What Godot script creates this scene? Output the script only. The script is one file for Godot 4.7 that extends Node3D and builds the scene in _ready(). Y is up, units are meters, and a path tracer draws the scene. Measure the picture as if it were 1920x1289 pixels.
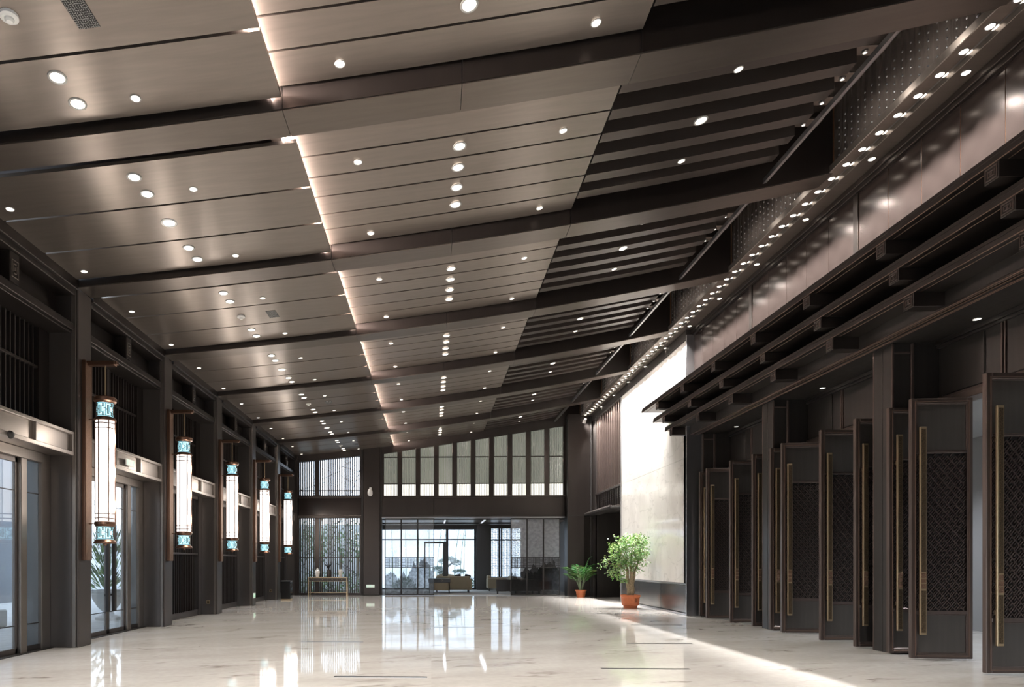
extends Node3D
# Hall with a curved bronze ceiling. Room axes: X to the right, Y up, depth runs along -Z (rd() turns depth into -Z).

const BAY := 3.1986
const BEAM0 := 6.415
const BEAM_W := 0.424
const PILLAR_W := 0.445
var M := {}
var taken := {}
var rng := RandomNumberGenerator.new()
const ORD := ["first", "second", "third", "fourth", "fifth", "sixth", "seventh", "eighth", "ninth", "tenth", "eleventh", "twelfth"]

# ---------------------------------------------------------------- mesh builder
class G:
	var v := PackedVector3Array()
	var n := PackedVector3Array()
	var t := PackedVector2Array()
	var c := PackedColorArray()
	var ix := PackedInt32Array()
	var tint := Color(1, 1, 1)
	func put(p: Vector3, nn: Vector3, uv := Vector2.ZERO) -> int:
		v.append(p); n.append(nn); t.append(uv); c.append(tint)
		return v.size() - 1
	func tri(a: Vector3, b: Vector3, cc: Vector3, out: Vector3) -> void:
		var nn := (b - a).cross(cc - a)
		if nn.dot(out) < 0:
			var s := b; b = cc; cc = s; nn = -nn
		nn = nn.normalized()
		var i := put(a, nn); put(b, nn); put(cc, nn)
		ix.append_array([i, i + 2, i + 1])
	func quad(a: Vector3, b: Vector3, cc: Vector3, d: Vector3, out: Vector3, uvs := []) -> void:
		var nn := (cc - a).cross(d - b)
		var flip := nn.dot(out) < 0
		if flip: nn = -nn
		nn = nn.normalized()
		var u := uvs if uvs.size() == 4 else [Vector2(0, 0), Vector2(1, 0), Vector2(1, 1), Vector2(0, 1)]
		var i := put(a, nn, u[0]); put(b, nn, u[1]); put(cc, nn, u[2]); put(d, nn, u[3])
		if flip: ix.append_array([i, i + 1, i + 2, i, i + 2, i + 3])
		else: ix.append_array([i, i + 2, i + 1, i, i + 3, i + 2])
	# box between two corners, edges chamfered by ch
	func box(lo: Vector3, hi: Vector3, ch := 0.0, xf := Transform3D.IDENTITY) -> void:
		var m := (lo + hi) * 0.5
		var h := (hi - lo).abs() * 0.5
		ch = minf(ch, minf(h.x, minf(h.y, h.z)) * 0.45)
		for a in 3:
			var b := (a + 1) % 3
			var e := (a + 2) % 3
			for s in [-1.0, 1.0]:
				var out := Vector3.ZERO; out[a] = s
				var q := []
				for k in [[-1, -1], [1, -1], [1, 1], [-1, 1]]:
					var p := Vector3.ZERO
					p[a] = s * h[a]; p[b] = k[0] * (h[b] - ch); p[e] = k[1] * (h[e] - ch)
					q.append(xf * (m + p))
				quad(q[0], q[1], q[2], q[3], xf.basis * out)
			if ch > 0:
				for sb in [-1.0, 1.0]:
					for se in [-1.0, 1.0]:
						var out := Vector3.ZERO; out[b] = sb; out[e] = se
						var p1 := Vector3.ZERO; p1[a] = -(h[a] - ch); p1[b] = sb * h[b]; p1[e] = se * (h[e] - ch)
						var p2 := p1; p2[a] = -p1[a]
						var p3 := Vector3.ZERO; p3[a] = h[a] - ch; p3[b] = sb * (h[b] - ch); p3[e] = se * h[e]
						var p4 := p3; p4[a] = -p3[a]
						quad(xf * (m + p1), xf * (m + p2), xf * (m + p3), xf * (m + p4), xf.basis * out)
		if ch > 0:
			for sx in [-1.0, 1.0]:
				for sy in [-1.0, 1.0]:
					for sz in [-1.0, 1.0]:
						var s := Vector3(sx, sy, sz)
						tri(xf * (m + s * Vector3(h.x, h.y - ch, h.z - ch)), xf * (m + s * Vector3(h.x - ch, h.y, h.z - ch)), xf * (m + s * Vector3(h.x - ch, h.y - ch, h.z)), xf.basis * s)
	# room box: x range, y range, depth range
	func rb(x0: float, x1: float, y0: float, y1: float, d0: float, d1: float, ch := 0.0) -> G:
		box(Vector3(x0, y0, -d1), Vector3(x1, y1, -d0), ch)
		return self
	# bar of square section between two points
	func bar(a: Vector3, b: Vector3, w: float, h: float, up := Vector3.UP, ch := 0.0) -> G:
		var f := (b - a).normalized()
		if absf(f.dot(up)) > 0.98: up = Vector3.RIGHT
		var r := f.cross(up).normalized()
		var u := r.cross(f)
		var xf := Transform3D(Basis(r, u, -f), (a + b) * 0.5)
		var l := a.distance_to(b) * 0.5
		box(Vector3(-w / 2, -h / 2, -l), Vector3(w / 2, h / 2, l), ch, xf)
		return self
	func tube(pts: Array, rad: Array, seg := 8, caps := true) -> G:
		var rings := []
		var nx := Vector3.RIGHT
		for i in pts.size():
			var p: Vector3 = pts[i]
			var a: Vector3 = pts[maxi(i - 1, 0)]
			var b: Vector3 = pts[mini(i + 1, pts.size() - 1)]
			var f := (b - a).normalized()
			nx = (nx - f * nx.dot(f))
			if nx.length() < 0.01: nx = f.cross(Vector3(0.3, 0.2, 0.9))
			nx = nx.normalized()
			var ny := f.cross(nx)
			var ring := []
			for k in seg:
				var g := TAU * k / seg
				var o := nx * cos(g) + ny * sin(g)
				ring.append(put(p + o * float(rad[i]), o))
			rings.append(ring)
		for i in pts.size() - 1:
			for k in seg:
				var k2 := (k + 1) % seg
				var a: int = rings[i][k]; var b: int = rings[i][k2]; var e: int = rings[i + 1][k2]; var d: int = rings[i + 1][k]
				_face(a, b, e); _face(a, e, d)
		if caps:
			for side in [0, pts.size() - 1]:
				var p: Vector3 = pts[side]
				var q: Vector3 = pts[1] if side == 0 else pts[side - 1]
				var o := (p - q).normalized()
				for k in seg:
					tri(p, v[rings[side][k]], v[rings[side][(k + 1) % seg]], o)
		return self
	func _face(a: int, b: int, e: int) -> void:
		var nn := (v[b] - v[a]).cross(v[e] - v[a])
		if nn.dot(n[a] + n[b] + n[e]) < 0: ix.append_array([a, b, e])
		else: ix.append_array([a, e, b])
	# profile [[radius, y], ...] turned about the vertical through o
	func lathe(o: Vector3, prof: Array, seg := 24, xf := Basis.IDENTITY) -> G:
		for i in prof.size() - 1:
			var r0: float = prof[i][0]; var y0: float = prof[i][1]
			var r1: float = prof[i + 1][0]; var y1: float = prof[i + 1][1]
			var sl := Vector2(y1 - y0, r0 - r1).normalized()
			var base := v.size()
			for k in seg + 1:
				var g := TAU * k / seg
				var d := Vector3(cos(g), 0, sin(g))
				var nn := (d * sl.x + Vector3.UP * sl.y)
				put(o + xf * (d * r0 + Vector3.UP * y0), xf * nn, Vector2(float(k) / seg, y0))
				put(o + xf * (d * r1 + Vector3.UP * y1), xf * nn, Vector2(float(k) / seg, y1))
			for k in seg:
				var a := base + k * 2
				if r0 > 1e-5: _face(a, a + 2, a + 1)
				if r1 > 1e-5: _face(a + 2, a + 3, a + 1)
		return self
	# polygon given in (x, y), extruded in depth
	func slab(poly: PackedVector2Array, d0: float, d1: float) -> G:
		var id := Geometry2D.triangulate_polygon(poly)
		for i in range(0, id.size(), 3):
			for side in [d0, d1]:
				var q := []
				for k in 3: q.append(Vector3(poly[id[i + k]].x, poly[id[i + k]].y, -side))
				tri(q[0], q[1], q[2], Vector3(0, 0, 1 if side == d0 else -1))
		var cw := Geometry2D.is_polygon_clockwise(poly)
		for i in poly.size():
			var a := poly[i]; var b := poly[(i + 1) % poly.size()]
			var o := (b - a).orthogonal()
			var out := Vector3(o.x, o.y, 0)
			if cw: out = -out
			# orthogonal() turns clockwise or not by version: test with a point just outside
			var mid := (a + b) * 0.5 + Vector2(out.x, out.y).normalized() * 0.0005
			if Geometry2D.is_point_in_polygon(mid, poly): out = -out
			quad(Vector3(a.x, a.y, -d0), Vector3(b.x, b.y, -d0), Vector3(b.x, b.y, -d1), Vector3(a.x, a.y, -d1), out)
		return self
	func mesh() -> ArrayMesh:
		var a := []
		a.resize(Mesh.ARRAY_MAX)
		a[Mesh.ARRAY_VERTEX] = v; a[Mesh.ARRAY_NORMAL] = n; a[Mesh.ARRAY_TEX_UV] = t; a[Mesh.ARRAY_COLOR] = c; a[Mesh.ARRAY_INDEX] = ix
		var m := ArrayMesh.new()
		m.add_surface_from_arrays(Mesh.PRIMITIVE_TRIANGLES, a)
		return m

# ---------------------------------------------------------------- scene helpers
func numbered(s: String) -> String:
	if not taken.has(s):
		taken[s] = 0
		return s
	taken[s] += 1
	return "%s_%03d" % [s, taken[s]]

func put(called: String, g, mat: Material, parent: Node = null) -> MeshInstance3D:
	var o := MeshInstance3D.new()
	o.mesh = g.mesh() if g is G else g
	o.material_override = mat
	if parent == null:
		o.name = numbered(called)
		add_child(o)
	else:
		o.name = called
		parent.add_child(o, true)
	return o

func tag(o: Node, label: String, category: String, group := "", kind := "") -> Node:
	o.set_meta("label", label)
	o.set_meta("category", category)
	if group != "": o.set_meta("group", group)
	if kind != "": o.set_meta("kind", kind)
	return o

func thing(called: String, label: String, category: String, at := Vector3.ZERO, turn := 0.0, group := "", kind := "") -> Node3D:
	var o := Node3D.new()
	o.name = numbered(called)
	add_child(o)
	o.position = at
	o.rotation.y = turn
	tag(o, label, category, group, kind)
	return o

func copy(o: Node3D, called: String, at: Vector3, turn: float, label: String) -> Node3D:
	var r: Node3D = o.duplicate()
	r.name = numbered(called)
	add_child(r)
	r.position = at
	r.rotation.y = turn
	r.set_meta("label", label)
	return r

func rd(x: float, y: float, d: float) -> Vector3:
	return Vector3(x, y, -d)

func roof(x: float) -> float:
	return 6.05941922 + x * (0.125840357 + x * (0.00577342908 + x * 0.000135732555))

func roof_slope(x: float) -> float:
	return (roof(x + 0.05) - roof(x - 0.05)) / 0.1

# a sheet that follows the curved roof between x0 and x1
func sheet(g: G, x0: float, x1: float, d0: float, d1: float, lo: float, hi: float, seg := 8) -> G:
	for i in seg:
		var a := lerpf(x0, x1, float(i) / seg)
		var b := lerpf(x0, x1, float(i + 1) / seg)
		var ya := roof(a); var yb := roof(b)
		g.quad(rd(a, ya + lo, d0), rd(b, yb + lo, d0), rd(b, yb + lo, d1), rd(a, ya + lo, d1), Vector3.DOWN, [Vector2(0, 0), Vector2(0, 1), Vector2(1, 1), Vector2(1, 0)])
		g.quad(rd(a, ya + hi, d0), rd(b, yb + hi, d0), rd(b, yb + hi, d1), rd(a, ya + hi, d1), Vector3.UP)
		g.quad(rd(a, ya + lo, d0), rd(b, yb + lo, d0), rd(b, yb + hi, d0), rd(a, ya + hi, d0), Vector3(0, 0, 1))
		g.quad(rd(a, ya + lo, d1), rd(b, yb + lo, d1), rd(b, yb + hi, d1), rd(a, ya + hi, d1), Vector3(0, 0, -1))
	for s in [[x0, -1.0], [x1, 1.0]]:
		var y := roof(s[0])
		g.quad(rd(s[0], y + lo, d0), rd(s[0], y + lo, d1), rd(s[0], y + hi, d1), rd(s[0], y + hi, d0), Vector3(s[1], 0, 0))
	return g

func spot(parent: Node3D, at: Vector3, energy: float, angle: float, color: Color, size := 0.05, aim := Vector3.DOWN, fall := 1.0) -> SpotLight3D:
	var l := SpotLight3D.new()
	l.name = "lamp_light"
	parent.add_child(l, true)
	l.position = at
	var up := Vector3.FORWARD if absf(aim.normalized().dot(Vector3.UP)) > 0.9 else Vector3.UP
	l.basis = Basis.looking_at(aim, up)
	l.light_energy = energy
	l.light_color = color
	l.spot_angle = angle
	l.spot_angle_attenuation = fall
	l.spot_range = 60.0
	l.spot_attenuation = 2.0
	l.light_size = size
	l.shadow_enabled = true
	return l

func omni(parent: Node3D, at: Vector3, energy: float, color: Color, size := 0.1) -> OmniLight3D:
	var l := OmniLight3D.new()
	l.name = "lamp_light"
	parent.add_child(l, true)
	l.position = at
	l.light_energy = energy
	l.light_color = color
	l.omni_range = 60.0
	l.omni_attenuation = 2.0
	l.light_size = size
	l.shadow_enabled = true
	return l

# ---------------------------------------------------------------- materials
func lin(r: float, g: float, b: float) -> Color:
	return Color(r, g, b).linear_to_srgb()

func noise_tex(sx: int, sy: int, freq: float, lo: float, hi: float, seed_: int, octaves := 4, stretch := Vector2.ONE) -> ImageTexture:
	var fn := FastNoiseLite.new()
	fn.seed = seed_
	fn.noise_type = FastNoiseLite.TYPE_SIMPLEX_SMOOTH
	fn.frequency = freq
	fn.fractal_octaves = octaves
	var im := Image.create(sx, sy, true, Image.FORMAT_RGB8)
	for y in sy:
		for x in sx:
			# wrap on a torus so that the pattern tiles
			var a := TAU * x / sx; var b := TAU * y / sy
			var r := sx / TAU
			var p := Vector3(cos(a) * r * stretch.x, sin(a) * r * stretch.x, cos(b) * r * stretch.y)
			var q := fn.get_noise_3d(p.x + sin(b) * r * stretch.y * 0.7, p.y, p.z)
			var w := clampf(lerpf(lo, hi, q * 0.5 + 0.5), 0, 1)
			im.set_pixel(x, y, Color(w, w, w))
	im.generate_mipmaps()
	return ImageTexture.create_from_image(im)

func mat(color: Color, rough: float, metal := 0.0, spec := 0.5) -> StandardMaterial3D:
	var m := StandardMaterial3D.new()
	m.albedo_color = color
	m.roughness = rough
	m.metallic = metal
	m.metallic_specular = spec
	return m

func textured(color: Color, rough: float, metal: float, tex: Texture2D, scale: Vector3, rough_tex: Texture2D = null) -> StandardMaterial3D:
	var m := mat(color, rough, metal)
	m.albedo_texture = tex
	m.uv1_triplanar = true
	m.uv1_world_triplanar = true
	m.uv1_scale = scale
	if rough_tex != null: m.roughness_texture = rough_tex
	return m

func glow(color: Color, energy: float) -> StandardMaterial3D:
	var m := mat(Color(0.9, 0.9, 0.9), 0.5)
	m.emission_enabled = true
	m.emission = color
	m.emission_energy_multiplier = energy
	return m

func glass(color: Color, alpha: float, rough := 0.02) -> StandardMaterial3D:
	var m := mat(Color(color.r, color.g, color.b, alpha), rough)
	m.transparency = BaseMaterial3D.TRANSPARENCY_ALPHA
	return m

func marble_texture() -> ImageTexture:
	var n1 := FastNoiseLite.new(); n1.seed = 11; n1.frequency = 0.006; n1.fractal_octaves = 5
	var n2 := FastNoiseLite.new(); n2.seed = 5; n2.frequency = 0.02; n2.fractal_octaves = 4
	var size := 1024
	var im := Image.create(size, size, true, Image.FORMAT_RGB8)
	var c0 := Vector3(0.87, 0.86, 0.845); var c1 := Vector3(0.79, 0.775, 0.75); var cv := Vector3(0.44, 0.40, 0.37)
	for y in size:
		for x in size:
			var u := x * 0.35 + y * 0.94
			var w := x * 0.94 - y * 0.35
			var cloud := n1.get_noise_2d(u * 1.5, w * 0.45) * 0.5 + 0.5
			var warp := n2.get_noise_2d(u, w * 0.3) * 26.0
			var vein := 1.0 - absf(n1.get_noise_2d((u + warp) * 1.7 + 900, w * 0.35 + 300)) * 9.0
			vein = clampf(vein, 0, 1)
			vein = vein * vein * clampf(n2.get_noise_2d(w * 0.15, u * 0.3) * 2.2, 0, 1)
			var c := c0.lerp(c1, clampf(cloud * 1.3 - 0.3, 0, 1)).lerp(cv, vein * 0.5)
			c *= 1.0 + n2.get_noise_2d(x * 3.0, y * 3.0) * 0.03
			im.set_pixel(x, y, Color(c.x, c.y, c.z))
	im.generate_mipmaps()
	return ImageTexture.create_from_image(im)

func white_marble_texture() -> ImageTexture:
	var n1 := FastNoiseLite.new(); n1.seed = 31; n1.frequency = 0.008; n1.fractal_octaves = 5
	var im := Image.create(512, 512, true, Image.FORMAT_RGB8)
	for y in 512:
		for x in 512:
			var w := n1.get_noise_2d(x * 1.0, y * 0.6)
			var vein := clampf(1.0 - absf(n1.get_noise_2d(x * 0.8 + 500 + w * 60, y * 0.8)) * 14.0, 0, 1)
			var k := 0.87 + w * 0.05 - vein * 0.07
			im.set_pixel(x, y, Color(k, k * 0.99, k * 0.97))
	im.generate_mipmaps()
	return ImageTexture.create_from_image(im)

# ink landscape printed on the sliding glass: paper-white mist with dark hills; alpha is how dense the print is
func ink_texture(seed_: int, dense: float) -> ImageTexture:
	var n1 := FastNoiseLite.new(); n1.seed = seed_; n1.frequency = 0.012; n1.fractal_octaves = 5
	var im := Image.create(384, 512, true, Image.FORMAT_RGBA8)
	for y in 512:
		for x in 384:
			var h := y / 512.0
			var ridge := 0.74 - 0.18 * exp(-pow((x - 300.0) / 90.0, 2)) + n1.get_noise_2d(x * 1.2, 7.0) * 0.16
			var ridge2 := 0.66 + n1.get_noise_2d(x * 0.7 + 400, 90.0) * 0.2
			var grain := n1.get_noise_2d(x * 2.2, y * 3.0) * 0.5 + 0.5
			var a := dense * (0.6 + 0.5 * grain)
			var k := 0.93
			if h > ridge2:
				a = lerpf(a, 0.55, clampf((h - ridge2) * 4.0, 0, 1) * grain)
				k = 0.4
			if h > ridge:
				a = 0.62 + 0.3 * grain
				k = 0.10 + 0.12 * grain
			im.set_pixel(x, y, Color(k, k * 1.01, k * 1.03, clampf(a, 0, 0.95)))
	im.generate_mipmaps()
	return ImageTexture.create_from_image(im)

func make_materials() -> void:
	var streak := noise_tex(256, 256, 0.02, 0.90, 1.0, 3, 4, Vector2(1, 1))
	var fine := noise_tex(256, 256, 0.012, 0.94, 1.0, 5, 3)
	var rough_tex := noise_tex(256, 256, 0.015, 0.80, 1.0, 8, 3)
	M.panel = textured(lin(0.25, 0.214, 0.188), 0.35, 0.78, streak, Vector3(0.25, 0.3, 3.2), rough_tex)
	M.beam = textured(lin(0.16, 0.135, 0.117), 0.37, 0.78, streak, Vector3(0.25, 0.3, 3.2), rough_tex)
	for m in [M.panel, M.beam]:
		m.anisotropy_enabled = true
		m.anisotropy = 0.8 if m == M.panel else 0.5
	M.bronze_shaded = textured(lin(0.055, 0.046, 0.042), 0.36, 0.80, fine, Vector3(1.2, 0.1, 1.2))  # darker copy of the bronze: shade put into the colour of dim parts
	M.bronze = textured(lin(0.13, 0.115, 0.108), 0.36, 0.82, fine, Vector3(1.2, 0.1, 1.2))
	M.bronze_light = textured(lin(0.25, 0.222, 0.20), 0.35, 0.88, fine, Vector3(0.4, 1.2, 0.4))
	M.fascia = textured(lin(0.042, 0.032, 0.029), 0.18, 0.5, fine, Vector3(1.6, 0.1, 1.6))
	M.pierced = textured(lin(0.15, 0.125, 0.112), 0.3, 0.45, streak, Vector3(2.6, 0.12, 2.6), rough_tex)
	M.copper_line = mat(lin(0.20, 0.13, 0.10), 0.35, 0.7)
	M.slat = textured(lin(0.10, 0.082, 0.073), 0.34, 0.6, streak, Vector3(0.25, 0.4, 1.5))
	M.door = textured(lin(0.050, 0.045, 0.042), 0.36, 0.5, streak, Vector3(2.6, 0.12, 2.6), rough_tex)
	M.leaf_panel = textured(lin(0.105, 0.094, 0.086), 0.34, 0.6, streak, Vector3(2.6, 0.12, 2.6), rough_tex)
	M.door_edge = textured(lin(0.125, 0.094, 0.083), 0.33, 0.6, streak, Vector3(2.6, 0.2, 2.6))
	M.dark = mat(lin(0.03, 0.027, 0.026), 0.5, 0.3)
	M.black = mat(lin(0.012, 0.011, 0.011), 0.6)
	M.copper = mat(lin(0.42, 0.22, 0.13), 0.35, 0.9)
	M.lantern_metal = mat(lin(0.17, 0.095, 0.065), 0.34, 0.9)
	M.carved = textured(lin(0.24, 0.145, 0.095), 0.45, 0.85, streak, Vector3(5, 5, 5))
	M.carved.heightmap_enabled = true
	M.carved.heightmap_texture = noise_tex(256, 256, 0.09, 0.0, 1.0, 21, 2)
	M.carved.heightmap_scale = 0.9
	M.gold = mat(lin(0.48, 0.37, 0.235), 0.36, 0.9)
	M.gold_dark = textured(lin(0.28, 0.20, 0.12), 0.5, 0.8, noise_tex(128, 128, 0.12, 0.35, 1.0, 44, 2), Vector3(6, 6, 6))
	M.steel = mat(lin(0.35, 0.35, 0.36), 0.3, 0.95)
	M.white = mat(lin(0.78, 0.78, 0.76), 0.45)
	M.grey_plastic = mat(lin(0.35, 0.35, 0.34), 0.5)
	M.lamp = glow(Color(1, 0.95, 0.88), 5.0)
	M.lamp_small = glow(Color(1, 0.96, 0.9), 2.2)
	M.lounge_lamp = glow(Color(0.93, 0.96, 1.0), 0.9)
	M.led = glow(Color(1, 0.93, 0.9), 14.0)
	M.tube = glow(Color(1, 0.97, 0.95), 2.4)
	M.jade = glow(Color(0.62, 0.93, 1.0), 1.35)
	M.floor = textured(Color(1, 1, 1), 0.05, 0.0, marble_texture(), Vector3(0.14, 0.14, 0.14))
	M.marble = textured(Color(1, 1, 1), 0.07, 0.0, white_marble_texture(), Vector3(0.3, 0.3, 0.3))
	M.plinth = mat(lin(0.20, 0.195, 0.19), 0.22, 0.9)
	M.pane = glass(Color(0.75, 0.82, 0.85), 0.10)
	M.pane_tint = glass(Color(0.10, 0.12, 0.14), 0.72, 0.05)
	M.sidelight = glass(Color(0.40, 0.45, 0.50), 0.80, 0.12)
	M.ink_a = glass(Color(1, 1, 1), 1.0, 0.05); M.ink_a.albedo_texture = ink_texture(17, 0.26)
	M.ink_b = glass(Color(1, 1, 1), 1.0, 0.05); M.ink_b.albedo_texture = ink_texture(29, 0.52)
	for m in [M.ink_a, M.ink_b]:
		m.backlight_enabled = true
		m.backlight = Color(1.0, 1.0, 1.0)
	M.glow_pane_bright = glow(Color(1.0, 0.99, 0.94), 1.5); M.glow_pane_bright.albedo_color = Color(0.3, 0.3, 0.3); M.glow_pane_bright.roughness = 0.15  # light from behind put into the panes as glow, lower ones brighter
	M.glow_pane_dim = glow(Color(0.86, 0.88, 0.80), 0.27); M.glow_pane_dim.albedo_color = Color(0.25, 0.25, 0.24); M.glow_pane_dim.roughness = 0.12
	M.terracotta = textured(lin(0.55, 0.15, 0.05), 0.55, 0.0, noise_tex(128, 128, 0.05, 0.85, 1.0, 61, 2), Vector3(3, 3, 3))
	M.soil = mat(lin(0.05, 0.035, 0.025), 0.95)
	M.bark = textured(lin(0.56, 0.42, 0.26), 0.85, 0.0, noise_tex(128, 128, 0.09, 0.4, 1.0, 62, 4), Vector3(5, 2, 5))
	M.leaf = mat(Color(1, 1, 1), 0.38); M.leaf.vertex_color_use_as_albedo = true; M.leaf.backlight_enabled = true; M.leaf.backlight = Color(0.25, 0.3, 0.1)
	M.bamboo = mat(lin(0.12, 0.16, 0.09), 0.5)
	M.garden_wall = textured(lin(0.80, 0.82, 0.83), 0.9, 0.0, noise_tex(128, 128, 0.03, 0.92, 1.0, 63, 4), Vector3(0.4, 0.4, 0.4))
	M.facade = textured(lin(0.16, 0.18, 0.21), 0.8, 0.0, noise_tex(128, 128, 0.03, 0.85, 1.0, 73, 4), Vector3(0.3, 0.3, 0.3))
	M.paving = textured(lin(0.50, 0.50, 0.49), 0.8, 0.0, noise_tex(128, 128, 0.05, 0.8, 1.0, 64, 4), Vector3(0.5, 0.5, 0.5))
	M.carpet = textured(lin(0.52, 0.50, 0.47), 0.95, 0.0, noise_tex(128, 128, 0.2, 0.85, 1.0, 65, 2), Vector3(2, 2, 2))
	M.sofa = textured(lin(0.42, 0.36, 0.26), 0.9, 0.0, noise_tex(128, 128, 0.2, 0.88, 1.0, 66, 2), Vector3(4, 4, 4))
	M.cushion = mat(lin(0.60, 0.54, 0.42), 0.9)
	M.dark_wood = mat(lin(0.035, 0.028, 0.024), 0.4)
	M.grey_wall = mat(lin(0.30, 0.31, 0.32), 0.7)
	M.black_marble = textured(lin(0.02, 0.02, 0.02), 0.1, 0.0, streak, Vector3(2, 2, 2))
	M.exit_green = glow(Color(0.16, 0.85, 0.52), 0.9)
	M.exit_white = glow(Color(0.85, 1, 0.92), 0.3)
	M.ceramic = mat(lin(0.72, 0.71, 0.68), 0.25)

# ---------------------------------------------------------------- build
func _ready() -> void:
	rng.seed = 7
	var cam := Camera3D.new()
	cam.name = "camera"
	add_child(cam)
	cam.position = Vector3(0, 1.3, 0)
	cam.rotation.y = 0.03712
	cam.projection = Camera3D.PROJECTION_FRUSTUM
	cam.near = 0.1
	cam.far = 200.0
	cam.size = 0.1 * 1289.0 / 1200.0
	cam.frustum_offset = Vector2(960.0 - 763.93, 1056.34 - 644.5) * 0.1 / 1200.0
	cam.current = true
	var env := Environment.new()
	env.background_mode = Environment.BG_SKY
	var sky := Sky.new()
	var sm := ProceduralSkyMaterial.new()
	sm.sky_top_color = Color(0.78, 0.86, 0.95)
	sm.sky_horizon_color = Color(0.90, 0.95, 1.0)
	sm.ground_horizon_color = Color(0.80, 0.82, 0.84)
	sm.ground_bottom_color = Color(0.5, 0.5, 0.5)
	sm.sky_energy_multiplier = 2.2
	sm.ground_energy_multiplier = 1.0
	sky.sky_material = sm
	env.sky = sky
	env.tonemap_mode = Environment.TONE_MAPPER_LINEAR
	env.tonemap_exposure = 1.08
	env.sdfgi_enabled = true
	env.ssao_enabled = true
	env.ssil_enabled = true
	var we := WorldEnvironment.new()
	we.name = "world_environment"
	we.environment = env
	add_child(we)
	make_materials()
	build_floor()
	build_ceiling()
	build_wall_left()
	build_wall_right()
	build_eaves()
	build_wall_back()
	build_lounge()
	build_outside()
	build_doors_right()
	build_lanterns()
	build_ceiling_fittings()
	build_plants()
	build_small_things()

func build_floor() -> void:
	var f := put("floor", G.new().rb(-5.98, 7.3, -0.12, 0.0, -4.0, 25.62), M.floor)
	tag(f, "polished beige marble floor with brown veins and mirror reflections", "floor", "", "structure")
	var slots := [[-1.11, -0.046, 7.285, "shadowless floor slot of the two nearest to the viewer"], [-2.186, -1.118, 10.492, ""], [2.093, 3.159, 7.955, ""], [3.169, 4.201, 10.474, ""], [4.188, 5.239, 13.585, ""], [4.176, 5.208, 16.518, ""], [0.0, 1.06, 12.95, ""]]
	var names := ["dark linear slot in the marble floor, lowest in the photo near the middle", "dark linear slot in the floor crossing the reflection of the slatted window", "longest-looking dark slot in the bright floor towards the open doors", "dark floor slot crossed by the shadow edge, third from the potted tree", "dark floor slot lying in shade, second from the potted tree", "dark thin floor slot just in front of the potted tree", "short dark floor slot amid the reflection of the lounge window"]
	for i in slots.size():
		var s = slots[i]
		var o := thing("floor_slot", names[i], "floor vent", rd((s[0] + s[1]) / 2, 0.0, s[2]), 0.0, "linear slots in the floor")
		var w: float = (s[1] - s[0]) / 2
		put("rim", G.new().rb(-w, w, 0.0, 0.003, -0.035, -0.022).rb(-w, w, 0.0, 0.003, 0.022, 0.035), M.steel, o)
		put("slot", G.new().rb(-w, w, 0.0, 0.002, -0.022, 0.022), M.black, o)

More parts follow.
